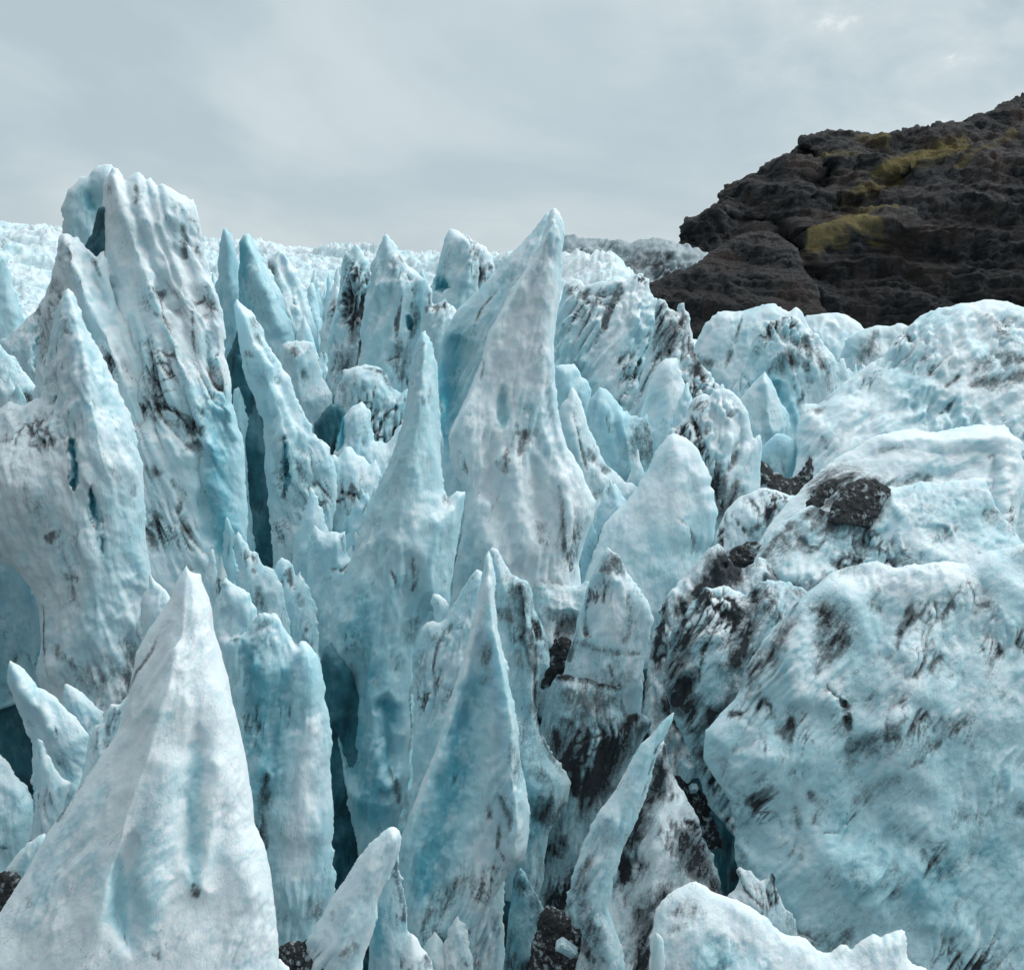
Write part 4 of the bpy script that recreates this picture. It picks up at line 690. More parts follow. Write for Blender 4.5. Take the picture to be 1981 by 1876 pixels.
F('ice_block', 'huge rounded block filling the lower right, streaked with grit', 'ice serac', 19,
  [(1520, 2100), (1480, 1840), (1440, 1730), (1424, 1664), (1424, 1600), (1412, 1550), (1382, 1507), (1360, 1468), (1366, 1412), (1392, 1385), (1424, 1352), (1434, 1330), (1440, 1300), (1456, 1270), (1474, 1242), (1500, 1214), (1522, 1190), (1546, 1162), (1564, 1146), (1580, 1136), (1596, 1120), (1612, 1108), (1638, 1094), (1668, 1087), (1698, 1084), (1714, 1092), (1728, 1097), (1752, 1096), (1776, 1093), (1806, 1088), (1834, 1086), (1852, 1092), (1872, 1092), (1886, 1076), (1916, 1066), (1950, 1060), (1990, 1050), (2080, 1060), (2250, 1120), (2400, 2100)],
  k=.45, T=150, sl=.75, r=16, flow=32, fl=3.4, lump=15, med=1.8, fine=.7, dirt=0.34, blue=0.58,  soot=0.06, group=SER, fw=48, smooth=5,
  S_=[('d', 30, 1.7, [(1585, 1180), (1612, 1200), (1622, 1230), (1600, 1270)]), ('d', 16, 1.3, [(1600, 1200), (1595, 1250), (1580, 1300)]), ('d', 20, .95, [(1690, 1130), (1700, 1150), (1688, 1180)]), ('d', 18, .8, [(1620, 1106), (1660, 1104)]),
      ('d', 18, 1.15, [(1545, 1170), (1510, 1240), (1470, 1290)]), ('d', 22, 1.0, [(1480, 1260), (1450, 1310), (1440, 1350)]), ('c', 5, 9, [(1590, 1310), (1600, 1335), (1620, 1352), (1636, 1366), (1640, 1400), (1646, 1450)]), ('d', 14, 1.0, [(1640, 1400), (1655, 1450), (1645, 1500)]), ('d', 26, .8, [(1645, 1450), (1700, 1440), (1740, 1400)]),
      ('d', 14, 1.0, [(1760, 1480), (1800, 1450), (1840, 1415)]), ('d', 18, .75, [(1820, 1380), (1845, 1410)]), ('c', 3, 4, [(1835, 1415), (1790, 1470)]), ('d', 12, .9, [(1560, 1530), (1590, 1560), (1575, 1590)]), ('d', 10, .9, [(1540, 1560), (1545, 1600)]), ('c', 3, 4, [(1570, 1610), (1620, 1610), (1650, 1580), (1690, 1540)]), ('d', 20, .6, [(1650, 1560), (1690, 1530), (1740, 1500)]),
      ('c', 4, 6, [(1500, 1750), (1530, 1790), (1580, 1820)]), ('d', 30, .8, [(1560, 1810), (1620, 1830), (1640, 1800)]), ('d', 9, .8, [(1645, 1660), (1660, 1720)]), ('d', 20, .6, [(1420, 1310), (1470, 1330)]), ('R', 40, 18, [(1560, 1160), (1540, 1300), (1480, 1430), (1440, 1560)]), ('g', 34, 18, [(1520, 1290), (1470, 1400), (1420, 1480)]),
      ('g', 40, 16, [(1720, 1130), (1690, 1260), (1620, 1350)]), ('R', 60, 20, [(1800, 1100), (1760, 1260), (1720, 1400)]), ('g', 50, 16, [(1600, 1640), (1700, 1620), (1800, 1640)]), ('R', 60, 14, [(1600, 1700), (1680, 1720)]), ('b', 110, .35, [(1700, 1650), (1850, 1700), (1950, 1650)]), ('w', 60, .25, [(1640, 1110), (1780, 1120), (1900, 1100)]), ('g', 26, 12, [(1900, 1120), (1880, 1250), (1840, 1380)]), ('d', 24, .5, [(1880, 1180), (1920, 1160)]), ('d', 30, .45, [(1820, 1690), (1900, 1650)])])
F('crevasse_wall', 'blue-black far wall of the deep crevasse left of the huge block', 'ice wall', 23.5, [(1180, 2000), (1210, 1400), (1240, 1300), (1300, 1260), (1380, 1340), (1440, 1500), (1480, 2000)], k=.0, T=16, blue=0.68, dirt=.55, mat=MAT['shaded_ice'], group=None, lump=12, fl=6, fw=44, med=4, facet=12, bn=.9, soot=.12)
F('ice_block', 'angular ice block with a smooth face over a black grit ledge', 'ice serac', 22, [(1080, 1480), (1086, 1310), (1092, 1286), (1108, 1240), (1116, 1200), (1124, 1170), (1140, 1120), (1156, 1090), (1166, 1070), (1176, 1057), (1184, 1062), (1200, 1076), (1212, 1106), (1230, 1132), (1248, 1156), (1262, 1180), (1265, 1200), (1258, 1226), (1246, 1276), (1244, 1320), (1230, 1480)],
  k=.15, T=44, sl=.9, r=8, flow=10, fl=3, dirt=.4, blue=.3, soot=0.12, group=SER, S_=[('d', 18, 1.0, [(1165, 1100), (1190, 1090), (1205, 1110)]), ('d', 14, 1.0, [(1216, 1150), (1222, 1190), (1210, 1240)]), ('g', 18, 16, [(1165, 1110), (1150, 1170), (1130, 1230)]), ('R', 24, 10, [(1190, 1130), (1180, 1190), (1150, 1240)]), ('d', 7, .9, [(1100, 1240), (1180, 1262), (1236, 1262)]), ('d', 22, 1.2, [(1085, 1250), (1100, 1275)]), ('c', 3, 3, [(1176, 1280), (1184, 1310)]), ('w', 26, .4, [(1200, 1150), (1180, 1210)])])
F('ice_pillar', 'sooty upright pillar beneath the smooth-faced angular block', 'ice serac', 21.2, [(1010, 1900), (1036, 1560), (1042, 1440), (1050, 1380), (1064, 1330), (1078, 1308), (1092, 1304), (1130, 1312), (1170, 1320), (1200, 1328), (1208, 1360), (1216, 1380), (1236, 1378), (1252, 1386), (1260, 1400), (1240, 1440), (1210, 1480), (1190, 1540), (1160, 1700), (1150, 1900)],
  k=.2, T=44, sl=.9, flow=10, fl=4, dirt=.95, blue=.45, soot=0.52, group=SER, S_=[('d', 9, 2.0, [(1080, 1310), (1130, 1314), (1200, 1330)]), ('d', 30, 1.0, [(1100, 1340), (1140, 1360), (1180, 1350)]), ('d', 24, 1.6, [(1230, 1390), (1200, 1440), (1160, 1500), (1130, 1560)]), ('d', 20, 1.3, [(1070, 1420), (1090, 1480), (1110, 1530)]), ('c', 3, 4, [(1100, 1440), (1150, 1425), (1190, 1415)])])
F('rock_debris', 'black grit heap in the hollow beside the angular block', 'debris', 22.4, [(1050, 1330), (1060, 1270), (1072, 1240), (1088, 1230), (1102, 1240), (1112, 1262), (1110, 1290), (1110, 1330)], k=.3, T=18, style='grit', mat=MAT['grit'], lump=3, med=3, fine=1.2, g=2.6, group='debris piles in the crevasses')
F('ice_fang', 'curved pale blade of ice beside the deep right crevasse', 'ice serac', 16.4,
  [(1200, 2050), (1160, 1866), (1128, 1806), (1106, 1770), (1096, 1742), (1110, 1690), (1128, 1632), (1144, 1596), (1158, 1572), (1176, 1550), (1192, 1528), (1206, 1500), (1222, 1470), (1236, 1448), (1250, 1432), (1266, 1412), (1280, 1396), (1294, 1384), (1304, 1378), (1300, 1392), (1290, 1416), (1276, 1448), (1262, 1500), (1250, 1540), (1228, 1592), (1204, 1640), (1186, 1700), (1180, 1760), (1210, 1860), (1230, 2050)],
  k=.36, T=34, sl=.9, r=3, flow=22, fl=3, lump=5, med=1.6, dirt=.2, blue=.4, soot=.04, group=SER, S_=[('c', 3, 3, [(1296, 1400), (1268, 1452), (1250, 1520), (1222, 1590)]), ('g', 22, 14, [(1180, 1580), (1140, 1680), (1120, 1780)]), ('d', 20, .8, [(1140, 1660), (1106, 1750)]), ('d', 30, .9, [(1130, 1760), (1150, 1830)])])
F('ice_ridge', 'black-and-white dirt-crusted ridge right of the curved pale blade', 'ice serac', 17.2,
  [(1080, 2050), (1130, 1780), (1180, 1640), (1230, 1530), (1258, 1470), (1272, 1440), (1284, 1428), (1288, 1440), (1294, 1468), (1300, 1499), (1310, 1518), (1323, 1536), (1336, 1560), (1350, 1586), (1360, 1612), (1370, 1640), (1380, 1666), (1390, 1696), (1396, 1730), (1400, 2050)],
  k=.42, T=44, sl=.9, r=3, flow=18, fl=5, lump=7, med=3, dirt=.6, blue=.25, soot=0.36, group=SER,
  S_=[('r', 40, 24, [(1284, 1430), (1290, 1540), (1270, 1640), (1260, 1760)]), ('d', 22, 1.5, [(1285, 1450), (1280, 1500), (1262, 1560)]), ('d', 30, 1.6, [(1290, 1580), (1320, 1630), (1350, 1690)]), ('d', 28, 1.5, [(1240, 1560), (1225, 1620), (1205, 1670)]), ('d', 24, 1.5, [(1330, 1640), (1370, 1690), (1388, 1720)]), ('d', 22, 1.4, [(1300, 1540), (1270, 1600), (1300, 1650)]),
      ('w', 22, .9, [(1285, 1580), (1264, 1660), (1240, 1780)]), ('w', 14, .9, [(1302, 1560), (1322, 1592)]), ('d', 30, .9, [(1280, 1720), (1250, 1800), (1240, 1870)])])
def chunk(label, u, v, Y, size, rot, seed, squash=(1, 1, 1)):
    import bmesh
    rd = np.random.RandomState(seed); bm = bmesh.new()
    for x in (-1, 1):
        for y in (-1, 1):
            for z in (-1, 1): bm.verts.new(np.array([x, y, z]) * squash * size * .5 * rd.uniform(.72, 1.1, 3))
    for q in range(5): bm.verts.new(rd.normal(size=3) * squash * size * .42)
    r_ = bmesh.ops.convex_hull(bm, input=bm.verts)
    bmesh.ops.delete(bm, geom=[x for x in r_['geom_interior'] if isinstance(x, bmesh.types.BMVert)], context='VERTS')
    bmesh.ops.bevel(bm, geom=list(bm.edges), offset=size * .05, segments=2, affect='EDGES')
    bmesh.ops.triangulate(bm, faces=bm.faces); bmesh.ops.subdivide_edges(bm, edges=bm.edges, cuts=2, use_grid_fill=True)
    me = bpy.data.meshes.new('ice_chunk'); bm.to_mesh(me); bm.free()
    co_ = np.empty(len(me.vertices) * 3); me.vertices.foreach_get('co', co_); co_ = co_.reshape(-1, 3)
    k_ = co_ / (Y * PXM)
    n_ = fbm(k_[:, 0] / 9 + seed, k_[:, 1] / 9, k_[:, 2] / 9, 3)
    me.vertices.foreach_set('co', (co_ * (1 + .07 * n_)[:, None]).ravel())
    at = me.attributes.new('fc', 'FLOAT_VECTOR', 'POINT'); at.data.foreach_set('vector', (k_ + seed * 31).astype(np.float32).ravel())
    for nm, vv in (('dirt', .42), ('blue', .5)):
        at = me.attributes.new(nm, 'FLOAT', 'POINT'); at.data.foreach_set('value', np.full(len(me.vertices), vv, np.float32))
    me.materials.append(MAT['ice'])
    o = bpy.data.objects.new('ice_chunk', me); COL.objects.link(o)
    a_, b_, c_ = (float(q) for q in ray(u, v)); o.location = (a_ / b_ * Y, Y, c_ / b_ * Y); o.rotation_euler = rot
    o['label'] = label; o['category'] = 'ice chunk'; o['group'] = 'loose ice chunks'; o['kind'] = 'thing'
F('added_grit_ledge', 'added black grit ledge darkening the right crevasse under a square ice chunk', 'debris', 20.2, [(1290, 1640), (1288, 1540), (1296, 1508), (1308, 1498), (1326, 1500), (1342, 1510), (1354, 1528), (1368, 1548), (1380, 1580), (1400, 1640)], k=.5, T=20, style='grit', mat=MAT['grit'], lump=3, med=3, fine=1.2, g=2.4, group='debris piles in the crevasses')  # added under the chunk as a prop and to darken the slot
chunk('small square ice chunk wedged deep in the right crevasse', 1325, 1484, 20.0, .43, (.3, .2, .5), 3)
chunk('tiny ice chunk just below the square one in the right crevasse', 1342, 1524, 19.7, .22, (.5, .1, .2), 5)
chunk('angular ice chunk lying on wet black debris at the bottom', 1096, 1832, 15.1, .42, (.4, .75, .3), 8, (1.25, .6, .5))
F('ice_teeth', 'pair of brown-edged ice teeth under the huge right block', 'ice serac', 15.2, [(1390, 2000), (1396, 1760), (1402, 1738), (1412, 1728), (1426, 1720), (1430, 1700), (1424, 1682), (1430, 1676), (1440, 1682), (1452, 1684), (1462, 1698), (1472, 1704), (1484, 1696), (1494, 1686), (1502, 1698), (1500, 1712), (1508, 1730), (1516, 1746), (1530, 1762), (1540, 1790), (1546, 1830), (1570, 2000)], k=.3, T=26, r=4, dirt=.5, blue=.2, g=2.8, soot=0.3, group=SER, S_=[('c', 3, 3, [(1428, 1680), (1440, 1720), (1480, 1760)]), ('d', 8, 1.2, [(1496, 1690), (1500, 1712)])])
F('snow_mound', 'scalloped white ice mound at the bottom right edge', 'ice serac', 12.8,
  [(1240, 2150), (1256, 1850), (1264, 1776), (1268, 1758), (1280, 1744), (1294, 1730), (1308, 1720), (1328, 1710), (1346, 1706), (1362, 1712), (1376, 1724), (1392, 1732), (1408, 1738), (1426, 1744), (1446, 1752), (1466, 1766), (1484, 1776), (1494, 1792), (1508, 1803), (1534, 1812), (1562, 1818), (1576, 1836), (1592, 1843), (1606, 1842), (1618, 1834), (1626, 1826), (1636, 1826), (1646, 1838), (1656, 1830), (1666, 1820), (1678, 1812), (1690, 1805), (1698, 1812), (1706, 1815), (1714, 1808), (1726, 1806), (1738, 1800), (1750, 1802), (1754, 1814), (1752, 1848), (1766, 1864), (1794, 1876), (1830, 1900), (1900, 2150)],
  k=.6, T=60, sl=.75, r=14, flow=10, fl=3, lump=9, med=3.4, dirt=.2, blue=.28,  group=SER, S_=[('d', 24, .8, [(1300, 1770), (1330, 1760), (1360, 1765)]), ('d', 12, .7, [(1290, 1800), (1330, 1790)]), ('b', 40, .6, [(1380, 1850), (1440, 1870)]), ('w', 30, .3, [(1400, 1760), (1520, 1830), (1620, 1860)])])
F('ice_post', 'slim upright ice post at the bottom edge left of the white mound', 'ice serac', 12, [(1254, 2000), (1262, 1850), (1264, 1820), (1268, 1802), (1276, 1808), (1283, 1815), (1288, 1846), (1284, 1900), (1290, 2000)], k=.1, T=10, r=4, dirt=.1, blue=.2, g=2.2, lump=2, fl=1, med=1.5, group=SER)
F('rock_debris', 'wet black rock debris at the bottom of the central crevasse', 'debris', 16.2, [(1010, 2050), (1030, 1830), (1046, 1770), (1056, 1748), (1072, 1752), (1090, 1764), (1110, 1790), (1136, 1812), (1158, 1830), (1176, 1850), (1200, 1890), (1220, 2050)], k=.5, T=30, style='grit', mat=MAT['grit'], lump=5, med=4, fine=1.5, g=3, group='debris piles in the crevasses')
F('ice_rib', 'low dirt-stained rib running down to the bottom centre debris', 'ice serac', 17.6, [(960, 2050), (985, 1760), (992, 1700), (1004, 1680), (1018, 1690), (1030, 1716), (1044, 1740), (1056, 1760), (1060, 1800), (1080, 2050)], k=.3, T=26, dirt=.6, blue=.9, soot=0.4, group=SER)

# ---- left foreground
F('ice_block', 'pale block behind the right shoulder of the front left ridge', 'ice serac', 20.2, [(404, 1560), (408, 1200), (416, 1160), (424, 1144), (430, 1126), (437, 1118), (446, 1126), (450, 1132), (466, 1138), (482, 1148), (486, 1164), (494, 1176), (496, 1200), (490, 1240), (500, 1560)], k=.25, T=34, r=8, dirt=.15, blue=.4, group=SER, S_=[('d', 6, .9, [(428, 1130), (440, 1136)]), ('g', 20, 12, [(440, 1180), (445, 1240)])])
F('ice_slab', 'tall blue rounded slab right of the front left ridge', 'ice serac', 17.6,
  [(420, 2050), (430, 1500), (432, 1300), (436, 1246), (446, 1236), (456, 1234), (466, 1228), (476, 1222), (482, 1210), (490, 1202), (500, 1184), (512, 1182), (522, 1188), (531, 1184), (540, 1194), (548, 1206), (560, 1226), (574, 1248), (582, 1240), (592, 1242), (604, 1254), (613, 1266), (620, 1290), (626, 1320), (634, 1380), (642, 1420), (644, 1440), (638, 1470), (640, 1510), (646, 1566), (644, 1600), (640, 1630), (648, 1690), (646, 1730), (640, 1780), (660, 2050)],
  k=.24, T=60, sl=1.0, r=14, flow=6, fl=3, lump=7, med=2.2, dirt=.16, blue=.5,  group=SER,
  S_=[('g', 14, 22, [(470, 1235), (478, 1320), (482, 1400), (478, 1460)]), ('b', 30, .7, [(490, 1260), (500, 1360), (495, 1450)]), ('d', 15, 1.5, [(518, 1500), (510, 1540), (504, 1590), (512, 1640)]), ('d', 9, 1.2, [(448, 1240), (462, 1236)]), ('R', 30, 14, [(590, 1260), (600, 1360), (590, 1480), (580, 1600)]), ('g', 24, 16, [(545, 1300), (540, 1400), (530, 1500)]), ('b', 50, .6, [(560, 1320), (545, 1420), (520, 1500)]), ('d', 8, 1.2, [(568, 1226), (576, 1246)]), ('d', 18, .7, [(600, 1740), (620, 1770)]), ('w', 36, .4, [(600, 1400), (580, 1560), (570, 1680)])])
F('ice_pinnacle', 'broken small knob tucked behind the left flank of the front ridge', 'ice serac', 19.2, [(262, 1500), (276, 1240), (274, 1190), (272, 1166), (276, 1150), (288, 1136), (286, 1116), (291, 1108), (300, 1124), (312, 1132), (326, 1146), (340, 1170), (350, 1500)], k=.25, T=28, r=8, dirt=.25, blue=.3, group=SER)
F('ice_ridge', 'great white ridge rising from the bottom left corner, nearest of all', 'ice serac', 15,
  [(-420, 2200), (-250, 2010), (-100, 1850), (0, 1764), (12, 1748), (30, 1716), (52, 1680), (86, 1620), (120, 1572), (150, 1524), (190, 1470), (214, 1436), (232, 1404), (240, 1360), (246, 1344), (252, 1318), (262, 1264), (284, 1222), (308, 1190), (330, 1156), (336, 1138), (342, 1122), (352, 1106), (360, 1091), (368, 1104), (378, 1108), (388, 1110), (391, 1124), (398, 1142), (406, 1160), (411, 1176), (414, 1216), (427, 1258), (438, 1300), (446, 1340), (456, 1380), (466, 1422), (478, 1478), (486, 1532), (494, 1594), (508, 1622), (516, 1650), (524, 1682), (531, 1738), (536, 1800), (560, 2200)],
  k=.45, T=44, sl=.75, r=6, flow=26, fl=2.4, lump=6, med=1.3, fine=.4, dirt=.06, blue=0.13,  facet=4.5, scallop=0.9, jg=1.2, group=SER, fw=40,
  S_=[('A', 9, 92, [(360, 1092), (350, 1200), (330, 1290), (292, 1420), (262, 1510), (240, 1565), (222, 1633), (206, 1702), (190, 1780), (150, 1900)]), ('R', 34, 16, [(372, 1110), (392, 1220), (410, 1340), (430, 1460), (450, 1600), (480, 1720)]),
      ('g', 26, 22, [(375, 1400), (372, 1480), (368, 1580), (364, 1690)]), ('b', 14, .9, [(374, 1440), (370, 1540), (366, 1690)]), ('R', 26, 18, [(400, 1480), (392, 1600), (385, 1700)]), ('g', 26, 26, [(250, 1600), (236, 1680), (236, 1760), (250, 1830)]), ('g', 12, 12, [(225, 1640), (222, 1730), (240, 1820)]), ('b', 18, .8, [(226, 1660), (226, 1740), (244, 1810)]), ('d', 9, 1.8, [(366, 1700), (370, 1716), (374, 1722)]),  # last dark stroke paints the shade of a small hole in the gutter
      ('R', 40, 14, [(310, 1480), (295, 1600), (290, 1720)]), ('d', 8, 1.1, [(290, 1826), (300, 1834), (304, 1824)]), ('d', 14, .9, [(50, 1740), (60, 1746)]), ('d', 8, 1.3, [(186, 1475), (160, 1500), (130, 1556), (112, 1590)]), ('c', 3, 6, [(308, 1222), (290, 1260), (262, 1300), (244, 1350)]), ('g', 14, 14, [(330, 1200), (300, 1250), (280, 1330), (260, 1390)]),
      ('w', 60, .3, [(350, 1200), (330, 1360), (290, 1500), (230, 1650)]), ('w', 40, .3, [(420, 1400), (450, 1560)]), ('b', 40, .3, [(180, 1520), (110, 1660), (40, 1780)]), ('b', 40, .35, [(280, 1600), (285, 1750)]), ('g', 10, 6, [(200, 1520), (120, 1680), (60, 1800)]), ('g', 10, 6, [(230, 1540), (170, 1680), (100, 1830)])])
F('snow_hummock', 'snow hummock with black grit on its top at the bottom edge', 'ice serac', 13.2, [(300, 2100), (318, 1880), (340, 1820), (362, 1790), (384, 1770), (406, 1758), (424, 1770), (442, 1790), (466, 1812), (492, 1832), (512, 1842), (524, 1852), (545, 1856), (560, 1872), (590, 2100)], k=.6, T=40, sl=.7, r=12, dirt=.1, blue=.15, group=SER, S_=[('d', 18, 1.5, [(350, 1862), (372, 1842), (400, 1836), (430, 1824)]), ('d', 9, 1.0, [(395, 1800), (430, 1800)])])
F('grit_heap', 'heap of black grit at the bottom edge between ridge and horn', 'debris', 14, [(520, 2050), (534, 1860), (540, 1836), (556, 1824), (580, 1822), (598, 1820), (612, 1832), (630, 1846), (650, 1852), (668, 1862), (680, 2050)], k=.6, T=26, style='grit', mat=MAT['grit'], lump=4, med=3, fine=1.4, g=2.6, group='debris piles in the crevasses')
F('ice_horn', 'short leaning white horn at the bottom in front of the blade', 'ice serac', 14.4, [(560, 2080), (592, 1830), (596, 1812), (608, 1794), (620, 1776), (644, 1732), (658, 1712), (672, 1692), (686, 1670), (702, 1650), (718, 1630), (736, 1612), (750, 1602), (764, 1599), (774, 1606), (777, 1620), (776, 1645), (762, 1676), (748, 1706), (738, 1726), (732, 1745), (727, 1790), (712, 1830), (702, 1856), (690, 2080)], k=.3, T=34, sl=.9, r=10, flow=24, fl=3, lump=4, dirt=.15, blue=.2, g=3, group=SER, S_=[('d', 5, 1.0, [(645, 1758), (640, 1780)]), ('r', 26, 12, [(764, 1602), (720, 1680), (680, 1780), (650, 1860)]), ('d', 14, .9, [(660, 1845), (690, 1830)])])
F('ice_arete', 'thin upright sliver behind the leaning white horn', 'ice serac', 15.8, [(700, 2050), (716, 1820), (730, 1740), (748, 1690), (764, 1650), (770, 1644), (774, 1680), (782, 1730), (790, 1770), (788, 1800), (806, 1820), (800, 1810), (830, 2050)], k=.2, T=18, r=4, dirt=.4, blue=.35, g=2.8, group=SER, S_=[('d', 7, 1.0, [(768, 1670), (776, 1730), (784, 1780)]), ('b', 12, .7, [(735, 1760), (732, 1800), (738, 1840)])])
F('ice_stub', 'stubby white ice bits on black dirt at the bottom centre', 'ice serac', 14.6, [(770, 2000), (776, 1850), (784, 1824), (796, 1806), (806, 1816), (814, 1834), (826, 1842), (836, 1860), (850, 2000)], k=.4, T=20, dirt=.6, blue=.2, g=2.8, group=SER, S_=[('d', 10, 1.4, [(770, 1840), (778, 1870)]), ('d', 10, 1.4, [(824, 1850), (836, 1870)])])
F('ice_fang', 'stout leaning double fang at the left edge above the corner ridge', 'ice serac', 17.5, [(60, 1700), (66, 1520), (62, 1440), (46, 1404), (31, 1370), (16, 1320), (17, 1296), (20, 1278), (30, 1284), (38, 1288), (52, 1304), (66, 1320), (72, 1332), (84, 1334), (99, 1343), (112, 1352), (123, 1364), (136, 1378), (150, 1392), (163, 1406), (174, 1420), (168, 1456), (160, 1490), (160, 1700)], k=.2, T=34, r=8, flow=-28, dirt=.2, blue=.35, group=SER, g=3, S_=[('r', 20, 10, [(24, 1284), (60, 1350), (100, 1420)]), ('g', 10, 12, [(70, 1335), (72, 1380), (90, 1430)]), ('c', 2, 2, [(104, 1400), (114, 1430)])])
F('ice_fin', 'low fin lying behind the double fang at left', 'ice serac', 19.5, [(100, 1640), (116, 1400), (122, 1340), (127, 1322), (144, 1330), (161, 1343), (180, 1360), (200, 1378), (205, 1400), (190, 1440), (180, 1640)], k=.4, T=22, r=6, flow=-28, dirt=.2, blue=.4, group=SER, g=3)
F('ice_spike', 'small upright spike left of the corner ridge', 'ice serac', 15.9, [(40, 1800), (54, 1640), (62, 1600), (69, 1560), (70, 1517), (67, 1470), (69, 1445), (72, 1426), (80, 1432), (90, 1455), (104, 1478), (112, 1492), (122, 1506), (136, 1514), (124, 1550), (112, 1590), (90, 1640), (80, 1800)], k=.2, T=20, r=5, dirt=.25, blue=.3, group=SER, g=2.8, S_=[('d', 5, 1, [(98, 1530), (102, 1550)])])
F('ice_dome', 'smooth blue-tinted dome cut by the left edge near the bottom', 'ice serac', 17, [(-160, 1950), (-120, 1480), (-40, 1440), (0, 1455), (24, 1488), (50, 1522), (62, 1548), (68, 1560), (66, 1592), (50, 1644), (30, 1690), (20, 1950)], k=.35, T=50, r=14, dirt=.08, blue=.45, group=SER, S_=[('d', 5, .9, [(0, 1638), (12, 1640)]), ('h', 5, 6, [(4, 1642), (14, 1640)])])
F('ice_block', 'dirty white lump on the left edge of the corner ridge', 'ice serac', 16.4, [(130, 1700), (150, 1540), (160, 1500), (174, 1424), (182, 1404), (198, 1396), (206, 1374), (214, 1362), (232, 1360), (244, 1346), (254, 1360), (250, 1420), (230, 1700)], k=.3, T=22, r=6, dirt=.6, blue=.2, group=SER, g=3)
F('ice_wedge', 'low white wedge at the left edge against the corner ridge', 'ice serac', 14.8, [(-20, 1900), (6, 1700), (14, 1680), (40, 1644), (64, 1624), (86, 1612), (90, 1640), (60, 1700), (40, 1900)], k=.4, T=16, r=6, dirt=.1, blue=.3, group=SER, g=3)
F('rock_debris', 'small black rubble at the left edge on the corner ridge', 'debris', 14.3, [(-60, 1880), (-40, 1720), (-10, 1690), (12, 1684), (30, 1690), (40, 1704), (28, 1740), (0, 1880)], k=.4, T=16, style='grit', mat=MAT['grit'], lump=3, med=3, fine=1.2, g=2.6, group='debris piles in the crevasses')

# ---- small shards in the gaps, a cluster at a time
def shards(where, Y, spots, **kw):
    for x, y, w, hh, lean in spots:
        rd = np.random.RandomState(int(x * 7 + y))
        n = rd.randint(1, 4); top = []
        for i in range(n):
            c = (i + .5) / n + rd.uniform(-.12, .12)
            dy = rd.uniform(0, .32) * hh * (0 if i == n // 2 else 1)
            top += [(c, y + dy)]
            if i < n - 1: top += [((i + 1) / n + rd.uniform(-.08, .08), y + dy + rd.uniform(.15, .35) * hh)]
        pts = [(x + lean * -1.2 - w * 1.0, y + hh * 2.2), (x - lean * .6 - w * .75, y + hh)]
        pts += [(x - w * .42, y + hh * rd.uniform(.4, .6))]
        pts += [(x + (c - .5) * w * .7, yy) for c, yy in top]
        pts += [(x + w * .45, y + hh * rd.uniform(.4, .7)), (x - lean * .6 + w * .8, y + hh * 1.1), (x - lean * 1.2 + w, y + hh * 2.2)]
        F('ice_shard', 'small jagged ice shard ' + where, 'ice shard', Y + rd.uniform(-.6, .6), pts, k=.35, T=w * .5, r=3, fl=2.5, lump=3, med=2, fw=20, flow=lean * .4, dirt=rd.uniform(.25, .6), blue=rd.uniform(.25, .5), g=2.8, group='small ice shards ' + where, **kw)
shards('in the central gully left of the slender spire', 29, [(604, 940, 40, 90, 5), (622, 1000, 30, 60, 0), (700, 940, 44, 80, -6), (735, 915, 36, 80, 8), (690, 1030, 46, 70, 6), (660, 1060, 30, 60, 0), (640, 1100, 50, 80, 8)])
shards('behind the two pale blue spires', 53, [(588, 610, 26, 60, -4), (604, 650, 24, 60, 0), (628, 668, 22, 60, 0), (640, 715, 26, 70, 4), (600, 735, 30, 70, -4), (575, 700, 22, 60, 0)])
shards('at the right foot of the great central fang', 30, [(1182, 925, 40, 60, -6), (1216, 958, 44, 50, 4), (1168, 990, 36, 60, 0), (1196, 1010, 40, 60, 6), (1140, 985, 24, 70, -4)])
shards('in the jumble below the ragged dirty block', 36, [(1346, 850, 36, 70, 8), (1266, 900, 34, 60, 6), (1410, 880, 30, 70, 6), (1440, 940, 40, 60, 0), (1370, 900, 28, 60, 4), (1232, 870, 28, 60, -4), (1330, 740, 30, 60, 8), (1364, 790, 26, 60, 6)])
shards('between the rib-sided serac and the long slope', 58, [(1624, 690, 30, 40, 4), (1648, 700, 30, 40, 0), (1668, 698, 16, 40, 3), (1640, 735, 40, 40, 6), (1612, 770, 30, 40, 4)])
shards('at the foot of the tall massif', 24.6, [(428, 1075, 24, 80, -3), (410, 1050, 22, 80, 0), (486, 1120, 34, 70, -5), (520, 1150, 36, 70, 0), (446, 1100, 20, 70, 3)])
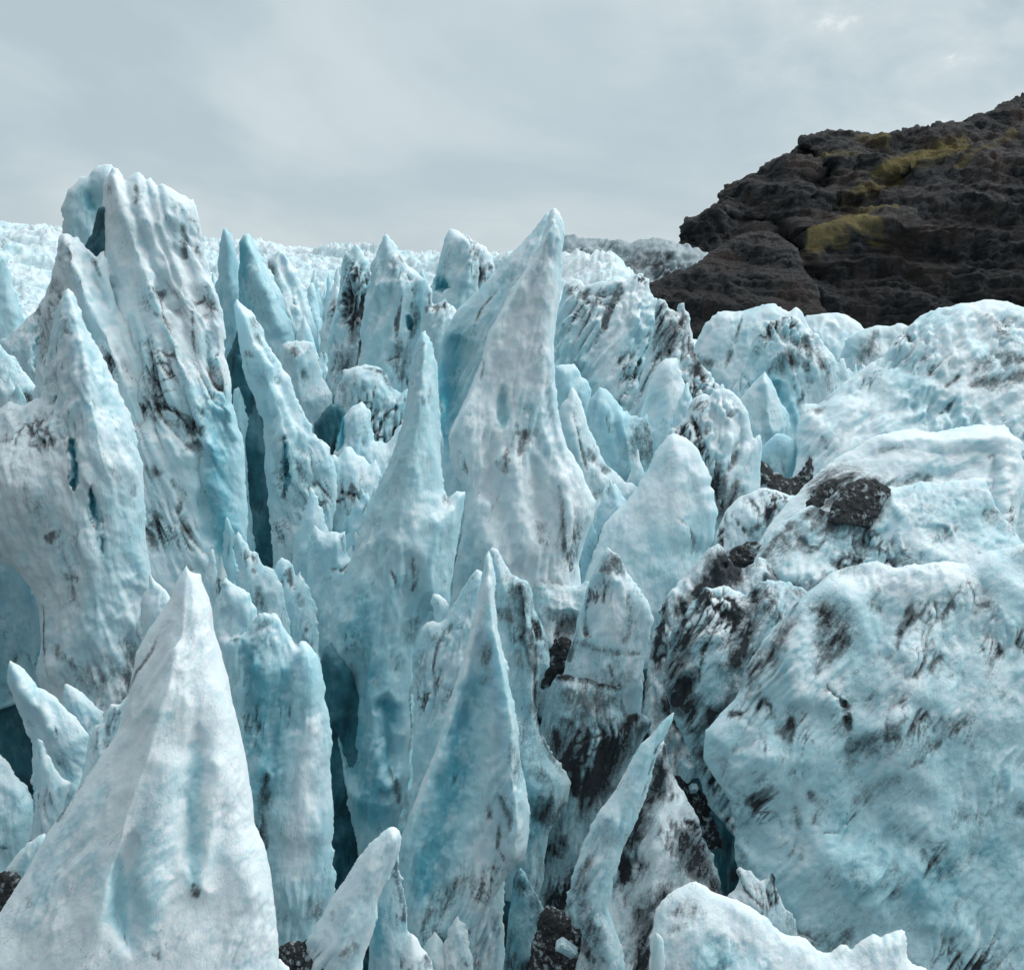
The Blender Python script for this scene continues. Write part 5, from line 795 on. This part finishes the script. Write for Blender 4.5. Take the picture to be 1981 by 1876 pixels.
shards('around the foot of the tall front blade', 17, [(840, 1800, 44, 60, 8), (884, 1770, 40, 70, 4), (770, 1800, 26, 60, -3)])
shards('below the left edge column', 33, [(30, 740, 40, 60, -12), (8, 720, 40, 60, -10), (60, 800, 30, 50, -6)])

F('ice_serac', 'tall narrow white blade at the head of the gully, left one', 'ice serac', 60, [(560, 900), (580, 700), (590, 600), (598, 556), (604, 548), (612, 572), (622, 620), (640, 720), (650, 900)], k=.25, T=34, fl=5, fw=18, dirt=.4, blue=.4, group=SER)
F('ice_serac', 'broad stained blade between gully head and the spiked peak', 'ice serac', 56, [(596, 940), (612, 720), (622, 640), (634, 596), (644, 570), (652, 552), (658, 570), (664, 620), (680, 720), (690, 940)], k=.25, T=40, fl=6, fw=18, dirt=.7, blue=.35, soot=.08, group=SER)
F('ice_serac', 'sharp little peak on the skyline left of the chunky peak', 'ice serac', 62, [(770, 900), (790, 620), (802, 556), (810, 526), (817, 518), (826, 536), (838, 580), (860, 700), (870, 900)], k=.25, T=40, fl=5, fw=18, dirt=.4, blue=.45, group=SER)
F('ice_serac', 'grey ridged serac behind the great central fang on its left', 'ice serac', 68, [(900, 900), (930, 600), (944, 520), (956, 500), (966, 490), (980, 488), (992, 486), (1004, 500), (1040, 640), (1060, 900)], k=.3, T=50, fl=6, fw=20, dirt=.6, blue=.4, soot=.1, group=SER)

shards('crowding the middle distance behind the central gully', 64, [(404, 512, 40, 150, 4), (508, 530, 44, 140, -6), (626, 528, 46, 170, -3), (652, 508, 40, 170, 4), (672, 560, 40, 140, 6), (632, 590, 36, 120, 0), (834, 552, 50, 150, 6), (930, 532, 50, 150, 8), (560, 560, 40, 130, -8), (606, 520, 36, 150, -4), (968, 506, 46, 140, 8), (1010, 520, 50, 140, 6)], soot=.06)
shards('packed between the blade ridge and the dirty twin peaks', 48, [(612, 690, 40, 130, -4), (600, 745, 38, 120, -6), (628, 760, 40, 110, 0), (622, 815, 44, 100, 0), (645, 700, 30, 120, 4)], soot=.08)
